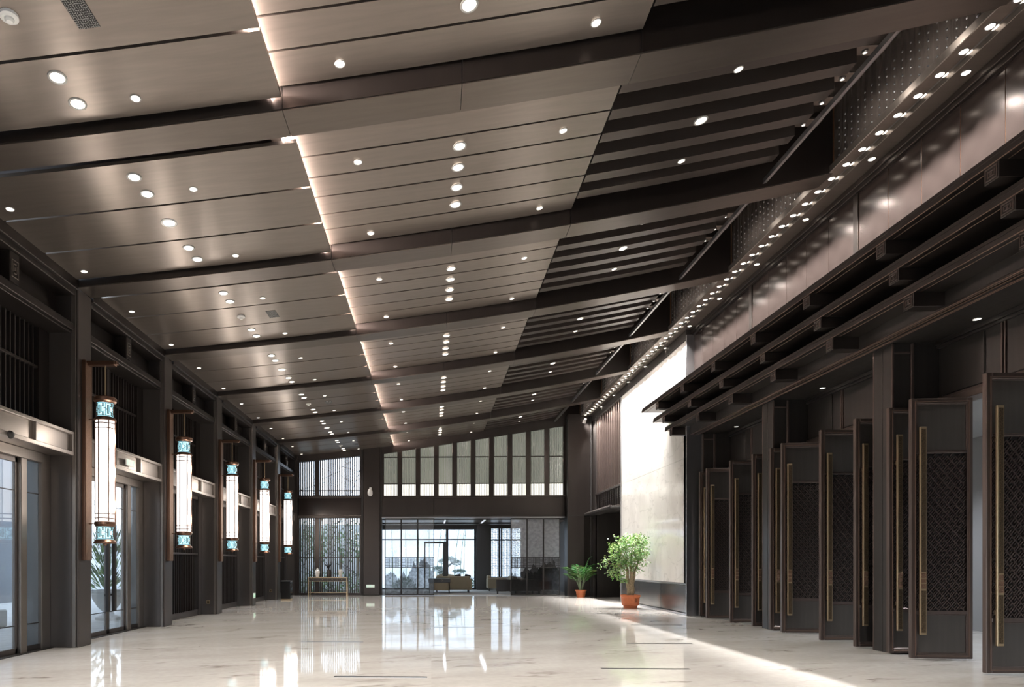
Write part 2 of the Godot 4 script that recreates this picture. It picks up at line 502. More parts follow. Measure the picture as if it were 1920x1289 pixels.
func build_ceiling() -> void:
	var c := thing("ceiling", "curved bronze ceiling of long panels, beams and slats rising to one side", "ceiling", Vector3.ZERO, 0.0, "", "structure")
	# closed roof above everything
	put("roof_deck", sheet(G.new(), -6.1, 6.6, -4.1, 25.75, 0.95, 1.1, 16), M.slat, c)
	var left_seams := [0.64, 1.50, 2.34, 3.175]
	var mid_seams := [0.66, 1.09, 1.50, 1.92, 2.34, 2.73, 3.175]
	for b in range(-3, 6):
		var d: float = BEAM0 + BAY * b
		for i in 3:
			put("panel", sheet(G.new(), -5.40, -1.505, d + left_seams[i] + 0.017, d + left_seams[i + 1] - 0.017, 0.10, 0.14, 6), M.panel, c)
		for i in 6:
			put("panel", sheet(G.new(), -1.80, 2.079, d + mid_seams[i] + 0.014, d + mid_seams[i + 1] - 0.014, 0.21, 0.24, 6), M.panel, c)
		# light cove: strip behind the edge of the left panels
		var led := put("light_strip", sheet(G.new(), -1.66, -1.64, d + 0.60, d + 3.19, 0.145, 0.195, 1), M.led, c)
		var al := AreaLight3D.new()
		al.name = "strip_light"
		led.add_child(al)
		al.position = rd(-1.625, roof(-1.625) + 0.165, d + 1.9)
		al.basis = Basis.looking_at(Vector3(1, 0.12, 0), Vector3.UP)
		al.area_size = Vector2(2.55, 0.03)
		al.light_color = Color(1, 0.92, 0.88)
		al.light_energy = 13.0
		al.area_range = 40.0
		al.shadow_enabled = true
		# slats of the rising side
		for i in 6:
			var s: float = d + mid_seams[i] + 0.01
			var g := G.new()
			var x0 := 2.10; var x1 := 4.87
			for k in 6:
				var xa := lerpf(x0, x1, k / 6.0); var xb := lerpf(x0, x1, (k + 1) / 6.0)
				var prof := [[0.0, 0.21], [0.17, 0.21], [0.27, 0.30], [0.27, 0.42], [0.0, 0.42]]
				for e in prof.size():
					var p = prof[e]; var q = prof[(e + 1) % prof.size()]
					g.quad(rd(xa, roof(xa) + p[1], s + p[0]), rd(xb, roof(xb) + p[1], s + p[0]), rd(xb, roof(xb) + q[1], s + q[0]), rd(xa, roof(xa) + q[1], s + q[0]), Vector3(0, (p[1] + q[1]) / 2 - 0.31, -((p[0] + q[0]) / 2 - 0.135)))
			for xe in [[x0, -1.0], [x1, 1.0]]:
				var y: float = roof(xe[0])
				g.quad(rd(xe[0], y + 0.21, s), rd(xe[0], y + 0.21, s + 0.17), rd(xe[0], y + 0.42, s + 0.17), rd(xe[0], y + 0.42, s), Vector3(xe[1], 0, 0))
				g.quad(rd(xe[0], y + 0.21, s + 0.17), rd(xe[0], y + 0.30, s + 0.27), rd(xe[0], y + 0.42, s + 0.27), rd(xe[0], y + 0.42, s + 0.17), Vector3(xe[1], 0, 0))
			put("slat", g, M.slat, c)
		put("slat_backing", sheet(G.new(), 2.0, 4.95, d + BEAM_W, d + BAY, 0.86, 0.9, 4), M.slat, c)
		put("rail", sheet(G.new(), 4.88, 4.93, d + BEAM_W - 0.02, d + BAY + 0.02, 0.06, 0.13, 1), M.steel, c)
	# cross beams, each in four lengths with an open seam between
	var cuts := [-5.423, -1.505, 0.31, 2.079, 5.90]
	for b in range(-3, 7):
		var d: float = BEAM0 + BAY * b
		var w := BEAM_W if b < 6 else 0.12
		for i in 4:
			var g := sheet(G.new(), cuts[i] + 0.003, cuts[i + 1] - 0.003, d + 0.012, d + w - 0.05, 0.0, 0.94, 6)
			var bm := put("beam", g, M.beam, c)
			put("shaded_beam_face", sheet(G.new(), cuts[i] + 0.003, cuts[i + 1] - 0.003, d, d + 0.012, 0.012, 0.94, 6), M.bronze_shaded, bm)  # front face of the same beam, shade put into its darker colour
			if b < 6:
				put("beam_lip", sheet(G.new(), cuts[i] + 0.003, cuts[i + 1] - 0.003, d + w - 0.035, d + w, 0.012, 0.5, 6), M.beam, c)
	# right-hand slot: perforated sheets between the beams
	for b in range(-2, 6):
		var d: float = BEAM0 + BAY * b
		var pf := put("perforated_sheet", G.new().rb(5.90, 5.92, 7.13, 8.05, d + 0.60, d + 3.19, 0.006), M.pierced, c)
		var g := G.new()
		for i in 18:
			for k in 6:
				var dd := d + 0.72 + i * 0.1385
				var y := 7.21 + k * 0.1
				g.lathe(rd(5.9, y, dd), [[0.0, 0.012], [0.012, 0.008], [0.016, 0.0]], 6, Basis(Vector3.BACK, PI / 2))
		var st := put("studs", g, M.steel, pf)
		st.set_meta("kind", "stuff")
		put("frame", G.new().rb(5.885, 5.905, 7.105, 7.125, d + 0.56, d + 3.2, 0.004).rb(5.885, 5.905, 7.105, 8.0, d + 3.19, d + 3.2, 0.003), M.copper, pf)
	put("slot_wall", G.new().rb(5.93, 6.5, 7.13, 8.3, -4.0, 25.7), M.pierced, c)
	put("slot_cap", G.new().rb(4.6, 6.6, 8.05, 8.4, -4.0, 25.7), M.slat, c)

func slats(parent: Node3D, x: float, y0: float, y1: float, d0: float, d1: float, pitch: float, w: float, depth: float, m: Material) -> void:
	# upright slats along a side wall
	var n := int((d1 - d0) / pitch)
	var step := (d1 - d0) / n
	var mesh := G.new().rb(-depth, 0.0, y0, y1, -w / 2, w / 2, 0.004).mesh()
	for i in n:
		var o := put("slat", mesh, m, parent)
		o.position = rd(x, 0, d0 + (i + 0.5) * step)

func slats_across(parent: Node3D, d: float, x0: float, x1: float, y0: float, tops: Callable, pitch: float, w: float, depth: float, m: Material) -> void:
	var n := int(round((x1 - x0) / pitch))
	var step := (x1 - x0) / n
	for i in n:
		var x := x0 + (i + 0.5) * step
		var top: float = tops.call(x)
		put("slat", G.new().rb(x - w / 2, x + w / 2, y0, top, d, d + depth, 0.003), m, parent)

func build_wall_left() -> void:
	var wall := thing("wall_left", "dark bronze side wall with pillars, head boxes and carved frieze blocks", "wall", Vector3.ZERO, 0.0, "", "structure")
	var wn := 1
	var dn := 1
	for j in range(-3, 7):
		var d: float = BEAM0 + BAY * j
		var d2 := d + PILLAR_W if j < 6 else d + 0.1
		put("pillar", G.new().rb(-5.98, -5.50, 0.0, 5.62, d, d2, 0.01), M.bronze, wall)
		var f := put("pillar_face", G.new().rb(-5.50, -5.423, 0.0, roof(-5.42) + 0.0, d + 0.03, d2 - 0.03, 0.012), M.bronze, wall)
		put("edge_strip", G.new().rb(-5.50, -5.45, 0.0, 5.5, d + 0.004, d + 0.018, 0.003).rb(-5.50, -5.45, 0.0, 5.5, d2 - 0.018, d2 - 0.004, 0.003), M.bronze_light, f)
	for b in range(-3, 6):
		var d0: float = BEAM0 + BAY * b + PILLAR_W
		var d1: float = BEAM0 + BAY * (b + 1)
		var c := (d0 + d1) / 2
		# bronze head box above the doors, three recessed fields
		var hb := put("head_box", G.new().rb(-5.96, -5.52, 2.95, 3.31, d0, d1), M.bronze_light, wall)
		put("head_frame", G.new().rb(-5.53, -5.47, 3.262, 3.312, d0, d1, 0.006).rb(-5.60, -5.47, 2.945, 3.005, d0, d1, 0.006).rb(-5.53, -5.47, 3.0, 3.265, c - 0.49, c - 0.43, 0.005).rb(-5.53, -5.47, 3.0, 3.265, c + 0.43, c + 0.49, 0.005).rb(-5.53, -5.47, 3.0, 3.265, d0, d0 + 0.05, 0.005).rb(-5.53, -5.47, 3.0, 3.265, d1 - 0.05, d1, 0.005), M.bronze_light, hb)
		# lintel, frieze and its carved block: same bronze, shade put into the colour
		put("lintel", G.new().rb(-5.98, -5.47, 4.86, 4.97, d0, d1, 0.008).rb(-5.98, -5.52, 4.83, 4.865, d0, d1, 0.006), M.bronze_shaded, wall)
		put("frieze", G.new().rb(-5.98, -5.75, 4.97, 5.42, d0, d1), M.bronze_shaded, wall)
		put("cornice", G.new().rb(-5.98, -5.45, 5.40, 5.50, d0, d1, 0.01).rb(-5.98, -5.40, 5.48, 5.66, d0, d1, 0.01), M.bronze_shaded, wall)
		var blk := put("carved_block", G.new().rb(-5.75, -5.50, 5.0, 5.40, c - 0.07, c + 0.12, 0.008), M.bronze_shaded, wall)
		var rel := G.new()
		for e in [[-0.045, 0.095, 5.07, 5.08], [-0.045, 0.095, 5.29, 5.30], [-0.045, -0.035, 5.07, 5.30], [0.085, 0.095, 5.07, 5.30], [0.0, 0.05, 5.12, 5.135], [0.0, 0.05, 5.24, 5.255], [-0.02, -0.008, 5.14, 5.23], [0.058, 0.07, 5.14, 5.23], [0.01, 0.04, 5.165, 5.205]]:
			rel.rb(-5.502, -5.49, e[2], e[3], c + e[0], c + e[1], 0.002)
		put("relief", rel, M.bronze_light, blk)
		# solid cheeks beside the upper window
		put("cheek", G.new().rb(-5.98, -5.86, 3.31, 4.86, d0, d0 + 0.26), M.bronze_shaded, wall)
		put("cheek", G.new().rb(-5.98, -5.86, 3.31, 4.86, d1 - 0.26, d1), M.bronze_shaded, wall)
		var bay_name: String = ["nearest", "nearest", "nearest", "first", "second", "third", "fourth", "fifth", "sixth"][b + 3]
		var w := thing("window_%d" % wn, "dark slatted upper window above the head box of the %s bay of pillars" % (bay_name if b >= 0 else "%s unseen" % ORD[b + 3]), "window", Vector3.ZERO, 0.0, "upper windows between the pillars", "structure")
		wn += 1
		slats(w, -5.885, 3.31, 4.83, d0 + 0.30, d1 - 0.30, 0.098, 0.026, 0.075, M.bronze_shaded)
		put("rail", G.new().rb(-5.95, -5.875, 4.21, 4.25, d0 + 0.26, d1 - 0.26, 0.004), M.bronze_shaded, w)
		put("mullion", G.new().rb(-5.97, -5.87, 3.31, 4.83, c - 0.05, c + 0.05, 0.005), M.bronze_shaded, w)
		put("pane", G.new().rb(-5.985, -5.978, 3.31, 4.86, d0 + 0.26, d1 - 0.26), M.pane_tint, w)
		if b <= 1:
			glass_door(dn, b, c, d0, d1)
			dn += 1
		else:
			# slatted screen down to the floor
			put("cheek", G.new().rb(-5.98, -5.80, 0.0, 2.96, d0, d0 + 0.24), M.bronze, wall)
			put("cheek", G.new().rb(-5.98, -5.80, 0.0, 2.96, d1 - 0.24, d1), M.bronze, wall)
			var s := thing("window_%d" % wn, "dark slatted floor-length screen behind the lantern of the %s bay of pillars" % bay_name, "window", Vector3.ZERO, 0.0, "slatted screens between the pillars", "structure")
			wn += 1
			slats(s, -5.84, 0.14, 2.9, d0 + 0.28, d1 - 0.28, 0.105, 0.03, 0.085, M.bronze_shaded)
			put("frame", G.new().rb(-5.96, -5.82, 0.0, 0.14, d0 + 0.24, d1 - 0.24, 0.005).rb(-5.96, -5.82, 2.88, 2.96, d0 + 0.24, d1 - 0.24, 0.005).rb(-5.93, -5.82, 1.50, 1.54, d0 + 0.24, d1 - 0.24, 0.004), M.bronze, s)
			put("pane", G.new().rb(-5.975, -5.968, 0.1, 2.9, d0 + 0.24, d1 - 0.24), M.pane, s)

func glass_door(n: int, b: int, c: float, d0: float, d1: float) -> void:
	var where: String = "of the bay nearest the viewer" if b == 0 else ("behind the nearest lantern" if b == 1 else "of the %s bay outside the picture" % ORD[b + 3])
	var o := thing("door_%d" % n, "bronze framed glass double door with sidelights %s" % where, "door", Vector3.ZERO, 0.0, "glass entrance doors", "structure")
	put("frame", G.new().rb(-5.98, -5.84, 0.0, 2.95, d0, c - 1.16, 0.008).rb(-5.98, -5.84, 0.0, 2.95, c + 1.16, d1, 0.008).rb(-5.97, -5.83, 0.0, 2.95, c - 0.80, c - 0.66, 0.008).rb(-5.97, -5.83, 0.0, 2.95, c + 0.66, c + 0.80, 0.008).rb(-5.97, -5.82, 2.80, 2.95, c - 1.17, c + 1.17, 0.008), M.bronze_light, o)
	put("threshold", G.new().rb(-5.98, -5.78, 0.0, 0.012, d0, d1), M.dark, o)
	for s in [-1.0, 1.0]:
		# sidelight
		var a: float = c + s * 0.80; var e: float = c + s * 1.16
		put("sidelight", G.new().rb(-5.905, -5.895, 0.09, 2.80, minf(a, e), maxf(a, e)), M.sidelight, o)
		put("sidelight_rail", G.new().rb(-5.93, -5.87, 0.0, 0.09, minf(a, e), maxf(a, e), 0.004).rb(-5.912, -5.888, 0.40, 0.412, minf(a, e), maxf(a, e)).rb(-5.912, -5.888, 2.325, 2.337, minf(a, e), maxf(a, e)), M.dark, o)
		# leaf
		var i: float = c + s * 0.008; var k: float = c + s * 0.655
		var lo := minf(i, k); var hi := maxf(i, k)
		var leaf := put("leaf", G.new().rb(-5.92, -5.88, 0.0, 0.09, lo, hi, 0.004).rb(-5.92, -5.88, 2.73, 2.80, lo, hi, 0.004).rb(-5.92, -5.88, 0.0, 2.80, lo, lo + 0.055, 0.004).rb(-5.92, -5.88, 0.0, 2.80, hi - 0.055, hi, 0.004), M.bronze, o)
		put("pane", G.new().rb(-5.906, -5.894, 0.09, 2.73, lo + 0.05, hi - 0.05), M.pane, leaf)
		put("cross_bar", G.new().rb(-5.912, -5.888, 0.40, 0.412, lo, hi).rb(-5.912, -5.888, 2.325, 2.337, lo, hi), M.dark, leaf)
		var h: float = c + s * 0.115
		put("handle", G.new().rb(-5.85, -5.79, 0.42, 2.35, h - 0.035, h + 0.035, 0.006).rb(-5.88, -5.84, 0.7, 0.74, h - 0.02, h + 0.02).rb(-5.88, -5.84, 2.0, 2.04, h - 0.02, h + 0.02), M.dark, leaf)

func build_wall_right() -> void:
	var wall := thing("wall_right", "dark panelled side wall above the folding doors with a lit upper fascia", "wall", Vector3.ZERO, 0.0, "", "structure")
	# soffit with its light channel
	put("soffit", G.new().rb(5.84, 6.03, 7.03, 7.14, -4.0, 25.6, 0.008).rb(6.12, 6.48, 7.03, 7.14, -4.0, 25.6, 0.004), M.panel, wall)
	put("channel", G.new().rb(6.02, 6.13, 7.10, 7.16, -4.0, 25.6), M.steel, wall)
	put("crown", G.new().rb(6.36, 6.6, 6.94, 7.03, -4.0, 15.95, 0.008).rb(6.39, 6.6, 6.88, 6.945, -4.0, 15.95, 0.006), M.bronze_shaded, wall)
	put("crown", G.new().rb(6.25, 6.6, 6.80, 7.03, 15.95, 25.6, 0.006), M.dark, wall)
	# fascia panels
	put("fascia_back", G.new().rb(6.446, 6.50, 5.38, 6.95, -4.0, 16.0), M.copper, wall)
	put("fascia_core", G.new().rb(6.50, 6.60, 4.57, 7.1, -4.0, 16.0), M.dark, wall)
	var cols := []
	for k in range(-4, 2): cols.append(9.95 + BAY * k)
	cols.append(16.0)
	for i in cols.size() - 1:
		var a: float = maxf(cols[i] + 0.06, -4.0); var e: float = cols[i + 1] - (0.06 if i < cols.size() - 2 else 0.0)
		var n := 5
		for k in n:
			var p := lerpf(a, e, float(k) / n); var q := lerpf(a, e, float(k + 1) / n)
			put("fascia_panel", G.new().rb(6.44, 6.475, 5.40, 6.90, p + 0.004, q - 0.004, 0.002), M.fascia, wall)
		if i < cols.size() - 2:
			put("fascia_post", G.new().rb(6.425, 6.475, 5.40, 6.90, cols[i + 1] - 0.055, cols[i + 1] + 0.055, 0.004), M.bronze_shaded, wall)
	# wall above the doors: panels with paired mouldings; columns between the doorways
	put("header", G.new().rb(7.27, 7.45, 3.56, 4.5, -4.0, 16.0), M.door, wall)
	for k in range(-4, 3):
		var d: float = 9.43 + BAY * k
		var d_next := d + BAY
		if k < 2:
			put("door_head", G.new().rb(7.20, 7.45, 3.53, 3.62, d + 0.38, d_next, 0.006).rb(7.225, 7.28, 3.62, 3.66, d + 0.38, d_next, 0.006), M.door_edge, wall)
			var marks := [d + 0.40, d + 0.95, d + 2.15, d + 2.40, d_next]
			for i in 4:
				put("header_panel", G.new().rb(7.25, 7.28, 3.68, 4.36, marks[i] + 0.045, marks[i + 1] - 0.045, 0.004), M.door, wall)
			for i in [1, 2]:
				put("moulding", G.new().rb(7.235, 7.28, 3.66, 4.38, marks[i] - 0.035, marks[i] - 0.012, 0.005).rb(7.235, 7.28, 3.66, 4.38, marks[i] + 0.012, marks[i] + 0.035, 0.005), M.door_edge, wall)
			put("moulding", G.new().rb(7.22, 7.28, 4.36, 4.40, d + 0.38, d_next, 0.006).rb(7.19, 7.28, 4.40, 4.46, d + 0.38, d_next, 0.006), M.door, wall)
		var col := put("column", G.new().rb(6.62, 7.45, 0.0, 4.46, d + 0.01, d + 0.37), M.door, wall)
		put("column_face", G.new().rb(6.60, 6.625, 0.0, 4.44, d, d + 0.185, 0.006).rb(6.60, 6.625, 0.0, 4.44, d + 0.195, d + 0.38, 0.006), M.door, col)
		put("column_trim", G.new().rb(6.60, 6.63, 0.0, 4.44, d - 0.008, d + 0.012, 0.004).rb(6.86, 6.90, 0.0, 4.44, d - 0.02, d + 0.012, 0.005).rb(6.595, 6.63, 0.0, 4.44, d + 0.37, d + 0.39, 0.004).rb(6.63, 6.86, 4.3, 4.33, d - 0.006, d + 0.012, 0.004), M.door_edge, col)
	# return wall that closes the row of doors
	put("return_wall", G.new().rb(6.29, 7.6, 0.0, 4.46, 16.02, 16.2), M.door, wall)
	put("return_panel", G.new().rb(6.36, 6.55, 0.15, 4.3, 16.0, 16.03, 0.004).rb(6.58, 6.83, 0.15, 4.3, 16.0, 16.03, 0.004).rb(6.86, 7.2, 0.15, 4.3, 16.0, 16.03, 0.004), M.door, wall)
	# white marble feature wall on a metal plinth
	put("core", G.new().rb(6.33, 6.6, 0.0, 7.1, 15.97, 21.45), M.dark, wall)
	var cuts := [15.97, 17.78, 19.6, 21.43]
	for i in 3:
		for r in [[0.80, 3.90], [3.90, 6.82]]:
			put("marble_slab", G.new().rb(6.29, 6.34, r[0] + 0.0015, r[1] - 0.0015, cuts[i] + 0.0015, cuts[i + 1] - 0.0015, 0.002), M.marble, wall)
		put("plinth_panel", G.new().rb(6.285, 6.34, 0.07, 0.745, cuts[i] + 0.012, cuts[i + 1] - 0.012, 0.006), M.plinth, wall)
	put("plinth_rail", G.new().rb(6.255, 6.34, 0.76, 0.795, 15.97, 21.43, 0.005).rb(6.27, 6.34, 0.0, 0.055, 15.97, 21.43, 0.005), M.steel, wall)
	put("end_strip", G.new().rb(6.25, 6.60, 0.0, 6.90, 15.92, 15.97, 0.005), M.steel, wall)
	put("end_strip", G.new().rb(6.26, 6.34, 0.0, 6.80, 21.43, 21.47, 0.005), M.steel, wall)
	# far part: slatted opening over a passage
	var w := thing("window_60", "tall brown slatted opening high on the wall between marble and corner", "window", Vector3.ZERO, 0.0, "", "structure")
	slats(w, 6.36, 3.95, 6.78, 21.50, 24.56, 0.265, 0.10, 0.10, M.door_edge)
	put("rail", G.new().rb(6.24, 6.38, 3.86, 3.93, 21.47, 24.58, 0.006), M.bronze, w)
	slats(w, 6.36, 3.27, 3.86, 21.50, 24.56, 0.265, 0.16, 0.06, M.bronze)
	put("frame", G.new().rb(6.26, 6.40, 6.74, 6.82, 21.47, 24.58, 0.006).rb(6.26, 6.40, 3.2, 3.27, 21.47, 24.58, 0.006).rb(6.24, 6.40, 3.2, 6.82, 24.54, 24.62, 0.006), M.bronze, w)
	var pins := G.new()
	for i in 11:
		for y in [3.52, 3.60, 3.68]:
			pins.lathe(rd(6.298, y, 21.64 + i * 0.278), [[0.0, 0.014], [0.012, 0.01], [0.016, 0.0]], 6, Basis(Vector3.BACK, PI / 2))
	put("studs", pins, M.steel, w)
	put("backing", G.new().rb(6.55, 6.60, 3.2, 6.85, 21.45, 24.6), M.bronze_shaded, w)
	put("canopy", G.new().rb(5.95, 6.40, 3.12, 3.2, 21.5, 25.5, 0.01), M.dark, wall)
	put("canopy_tube", G.new().tube([rd(6.03, 3.19, 21.75), rd(6.03, 3.19, 25.4)], [0.07, 0.07], 14), M.bronze, wall)
	put("passage", G.new().rb(6.29, 9.0, 0.0, 3.3, 24.55, 24.75).rb(8.9, 9.0, 0.0, 3.3, 21.2, 24.75).rb(6.34, 9.0, 0.0, 3.3, 21.2, 21.40).rb(6.45, 9.0, 3.2, 3.3, 21.2, 24.75).rb(7.25, 9.0, -0.1, 0.0, 21.2, 24.75), M.door, wall)
	put("far_wall", G.new().rb(6.29, 6.6, 0.0, 7.1, 24.6, 25.7), M.bronze, wall)
	# passage behind the folding doors
	put("corridor_wall", G.new().rb(10.4, 10.5, 0.0, 3.8, -4.0, 16.2).rb(7.3, 10.5, 0.0, 3.8, 16.02, 16.2).rb(7.3, 10.5, 0.0, 3.8, -4.1, -4.0).rb(7.3, 10.5, 3.7, 3.8, -4.0, 16.2), M.grey_wall, wall)
	put("corridor_floor", G.new().rb(7.3, 10.5, -0.1, 0.0, -4.0, 16.2), M.floor, wall)
	for k in 4:  # lamps added out of view to brighten the passage
		var t := thing("added_corridor_lamp", "added unseen lamp in the passage behind the folding doors, %s from the marble wall" % ORD[3 - k], "lamp", rd(8.9, 3.69, 2.6 + k * 3.2), 0.0, "added lamps in the side passage")
		put("lens", G.new().lathe(Vector3.ZERO, [[0.0, -0.006], [0.09, -0.006], [0.10, 0.0]], 18), M.lamp, t)
		spot(t, Vector3(0, -0.04, 0), 9.0, 60.0, Color(0.95, 0.97, 1.0), 0.08)
	# wall behind the viewer, its glazed opening added to let in daylight
	var front := put("wall_front", G.new().rb(-6.0, -4.2, 0.0, 7.2, -4.2, -4.0).rb(4.2, 7.4, 0.0, 7.2, -4.2, -4.0).rb(-4.2, 4.2, 3.0, 7.2, -4.2, -4.0), M.bronze_shaded)
	tag(front, "bronze wall with added glazed opening for daylight at the viewer's back, outside the picture", "wall", "", "structure")
	var fw := thing("window_61", "added glazed opening for daylight at the viewer's back, outside the picture", "window", Vector3.ZERO, 0.0, "", "structure")
	for i in 6:
		put("pane", G.new().rb(-4.2 + i * 1.4 + 0.03, -4.2 + (i + 1) * 1.4 - 0.03, 0.06, 2.97, -4.11, -4.10), M.pane, fw)
		put("mullion", G.new().rb(-4.2 + i * 1.4 - 0.03, -4.2 + i * 1.4 + 0.03, 0.0, 3.0, -4.14, -4.06, 0.006), M.bronze, fw)

func build_eaves() -> void:
	var rows := [[5.61, 5.30, 5.41, 17.31, 5.13, "topmost and longest"], [5.77, 4.95, 5.06, 16.9, 4.80, "middle"], [5.95, 4.65, 4.76, 16.55, 4.475, "lowest"]]
	for i in 3:
		var r = rows[i]
		var o := thing("trim_%d" % (i + 1), "%s bronze eave ledge with carved block ends above the doors" % r[5], "ledge", Vector3.ZERO, 0.0, "stepped eaves above the doors", "structure")
		var x: float = r[0]; var y0: float = r[1]; var y1: float = r[2]
		put("ledge", G.new().rb(x + 0.02, 6.47, y0 + 0.01, y1, -4.0, r[3], 0.006), M.bronze_shaded, o)
		put("lip", G.new().rb(x, x + 0.03, y0, y1 - 0.045, -4.0, r[3], 0.005).rb(x + 0.008, x + 0.03, y1 - 0.04, y1 + 0.006, -4.0, r[3], 0.005), M.bronze_shaded, o)
		put("copper_line", G.new().rb(x - 0.002, x + 0.012, y0 - 0.003, y0 + 0.006, -4.0, r[3], 0.002), M.copper_line, o)
		put("copper_line", G.new().rb(x + 0.10, x + 0.109, y0 + 0.004, y0 + 0.012, -4.0, r[3], 0.002), M.copper_line, o)
		for k in range(-7, 6):
			var d: float = 8.23 + 1.587 * k
			var blk := put("block", G.new().rb(x + 0.012, 6.47, r[4], y0 + 0.012, d - 0.085, d + 0.085, 0.006), M.bronze_shaded, o)
			var g := G.new()
			var h: float = y0 - r[4]
			for e in [[-0.07, 0.07, 0.02, 0.03], [-0.07, 0.07, h - 0.03, h - 0.02], [-0.07, -0.06, 0.02, h - 0.02], [0.06, 0.07, 0.02, h - 0.02], [-0.03, 0.03, h * 0.5 - 0.03, h * 0.5 - 0.02], [-0.03, 0.03, h * 0.5 + 0.02, h * 0.5 + 0.03], [-0.012, 0.012, h * 0.5 - 0.012, h * 0.5 + 0.012], [-0.045, -0.035, 0.05, h - 0.05], [0.035, 0.045, 0.05, h - 0.05]]:
				g.rb(x + 0.004, x + 0.016, r[4] + e[2], r[4] + e[3], d + e[0], d + e[1], 0.002)
			put("relief", g, M.door_edge, blk)
	var s := thing("trim_4", "flat dark soffit with thin copper mouldings over the open doors", "soffit", Vector3.ZERO, 0.0, "", "structure")
	put("soffit", G.new().rb(6.36, 7.45, 4.46, 4.56, -4.0, 16.05), M.door, s)
	put("riser", G.new().rb(6.34, 6.42, 4.46, 4.66, -4.0, 16.05), M.door, s)
	put("moulding", G.new().rb(6.33, 6.37, 4.44, 4.475, -4.0, 16.05, 0.006).rb(6.42, 6.50, 4.445, 4.47, -4.0, 16.05, 0.006).rb(6.52, 6.54, 4.45, 4.47, -4.0, 16.05, 0.004), M.bronze_shaded, s)
	for x in [6.331, 6.366, 6.42, 6.497, 6.53]:
		put("copper_line", G.new().rb(x - 0.004, x + 0.004, 4.436, 4.446, -4.0, 16.05, 0.002), M.copper_line, s)

func make_door_leaf() -> Node3D:
	var o := Node3D.new()
	var w := 0.77; var h := 3.51
	var f := put("frame", G.new().rb(0.0, 0.07, 0.02, h, -0.03, 0.03, 0.008).rb(w - 0.07, w, 0.02, h, -0.03, 0.03, 0.008).rb(0.07, w - 0.07, 0.02, 0.085, -0.03, 0.03, 0.008).rb(0.07, w - 0.07, h - 0.075, h, -0.03, 0.03, 0.008), M.door_edge, o)
	var mo := G.new()
	for e in [[0.07, w - 0.07, 0.085, 0.61], [0.07, w - 0.07, 2.80, h - 0.075]]:
		mo.rb(e[0], e[1], e[2], e[2] + 0.012, -0.022, -0.01, 0.003).rb(e[0], e[1], e[3] - 0.012, e[3], -0.022, -0.01, 0.003).rb(e[0], e[0] + 0.012, e[2], e[3], -0.022, -0.01, 0.003).rb(e[1] - 0.012, e[1], e[2], e[3], -0.022, -0.01, 0.003)
	put("moulding", mo, M.door_edge, f)
	put("bead", G.new().rb(0.046, 0.056, 0.05, h - 0.04, -0.036, -0.028, 0.003).rb(w - 0.056, w - 0.046, 0.05, h - 0.04, -0.036, -0.028, 0.003).rb(0.046, w - 0.046, 0.05, 0.06, -0.036, -0.028, 0.003).rb(0.046, w - 0.046, h - 0.05, h - 0.04, -0.036, -0.028, 0.003), M.copper_line, f)
	put("panel", G.new().rb(0.07, w - 0.07, 0.085, 0.61, -0.012, 0.012), M.leaf_panel, o)
	put("panel", G.new().rb(0.07, w - 0.07, 2.80, h - 0.075, -0.012, 0.012), M.leaf_panel, o)
	put("rail", G.new().rb(0.07, w - 0.07, 0.61, 0.66, -0.028, 0.028, 0.006).rb(0.07, w - 0.07, 2.77, 2.80, -0.028, 0.028, 0.006), M.door_edge, o)
	put("lattice_back", G.new().rb(0.07, w - 0.07, 0.66, 2.77, 0.022, 0.028), M.door, o)
	# diagonal fretwork: a net of diamonds, each with two hooked key bars
	var g := G.new()
	var x0 := 0.075; var x1 := w - 0.075; var y0 := 0.665; var y1 := 2.765
	var e1 := Vector2(0.0175, 0.0215); var e2 := Vector2(-0.0175, 0.0215)
	for i in range(-14, 42):
		for j in range(-30, 42):
			for q in [[0.0, 0.0, 3.0, 0.0], [0.0, 0.0, 0.0, 3.0], [0.0, 1.0, 1.9, 1.0], [1.1, 2.0, 3.0, 2.0]]:
				var a: Vector2 = Vector2(0.35, y0) + e1 * (i * 3 + q[0]) + e2 * (j * 3 + q[1])
				var b: Vector2 = Vector2(0.35, y0) + e1 * (i * 3 + q[2]) + e2 * (j * 3 + q[3])
				if minf(a.x, b.x) < x0 - 0.012 or maxf(a.x, b.x) > x1 + 0.012 or a.y < y0 - 0.012 or b.y > y1 + 0.012: continue
				g.bar(Vector3(a.x, a.y, 0.010), Vector3(b.x, b.y, 0.010), 0.0105, 0.018, Vector3.BACK)
	put("lattice", g, M.door_edge, o)
	# long pull handle
	var hd := put("handle", G.new().rb(0.078, 0.160, 0.34, 3.12, -0.085, -0.055, 0.005).rb(0.10, 0.138, 0.7, 0.75, -0.06, -0.02).rb(0.10, 0.138, 2.7, 2.75, -0.06, -0.02), M.gold, o)
	put("grip_panel", G.new().rb(0.092, 0.146, 0.37, 0.93, -0.089, -0.08, 0.003).rb(0.092, 0.146, 1.18, 3.09, -0.089, -0.08, 0.003), M.gold_dark, hd)
	put("grip_band", G.new().rb(0.090, 0.148, 0.955, 1.02, -0.091, -0.08, 0.003).rb(0.090, 0.148, 1.03, 1.09, -0.091, -0.08, 0.003).rb(0.090, 0.148, 1.10, 1.165, -0.091, -0.08, 0.003), M.carved, hd)
	return o

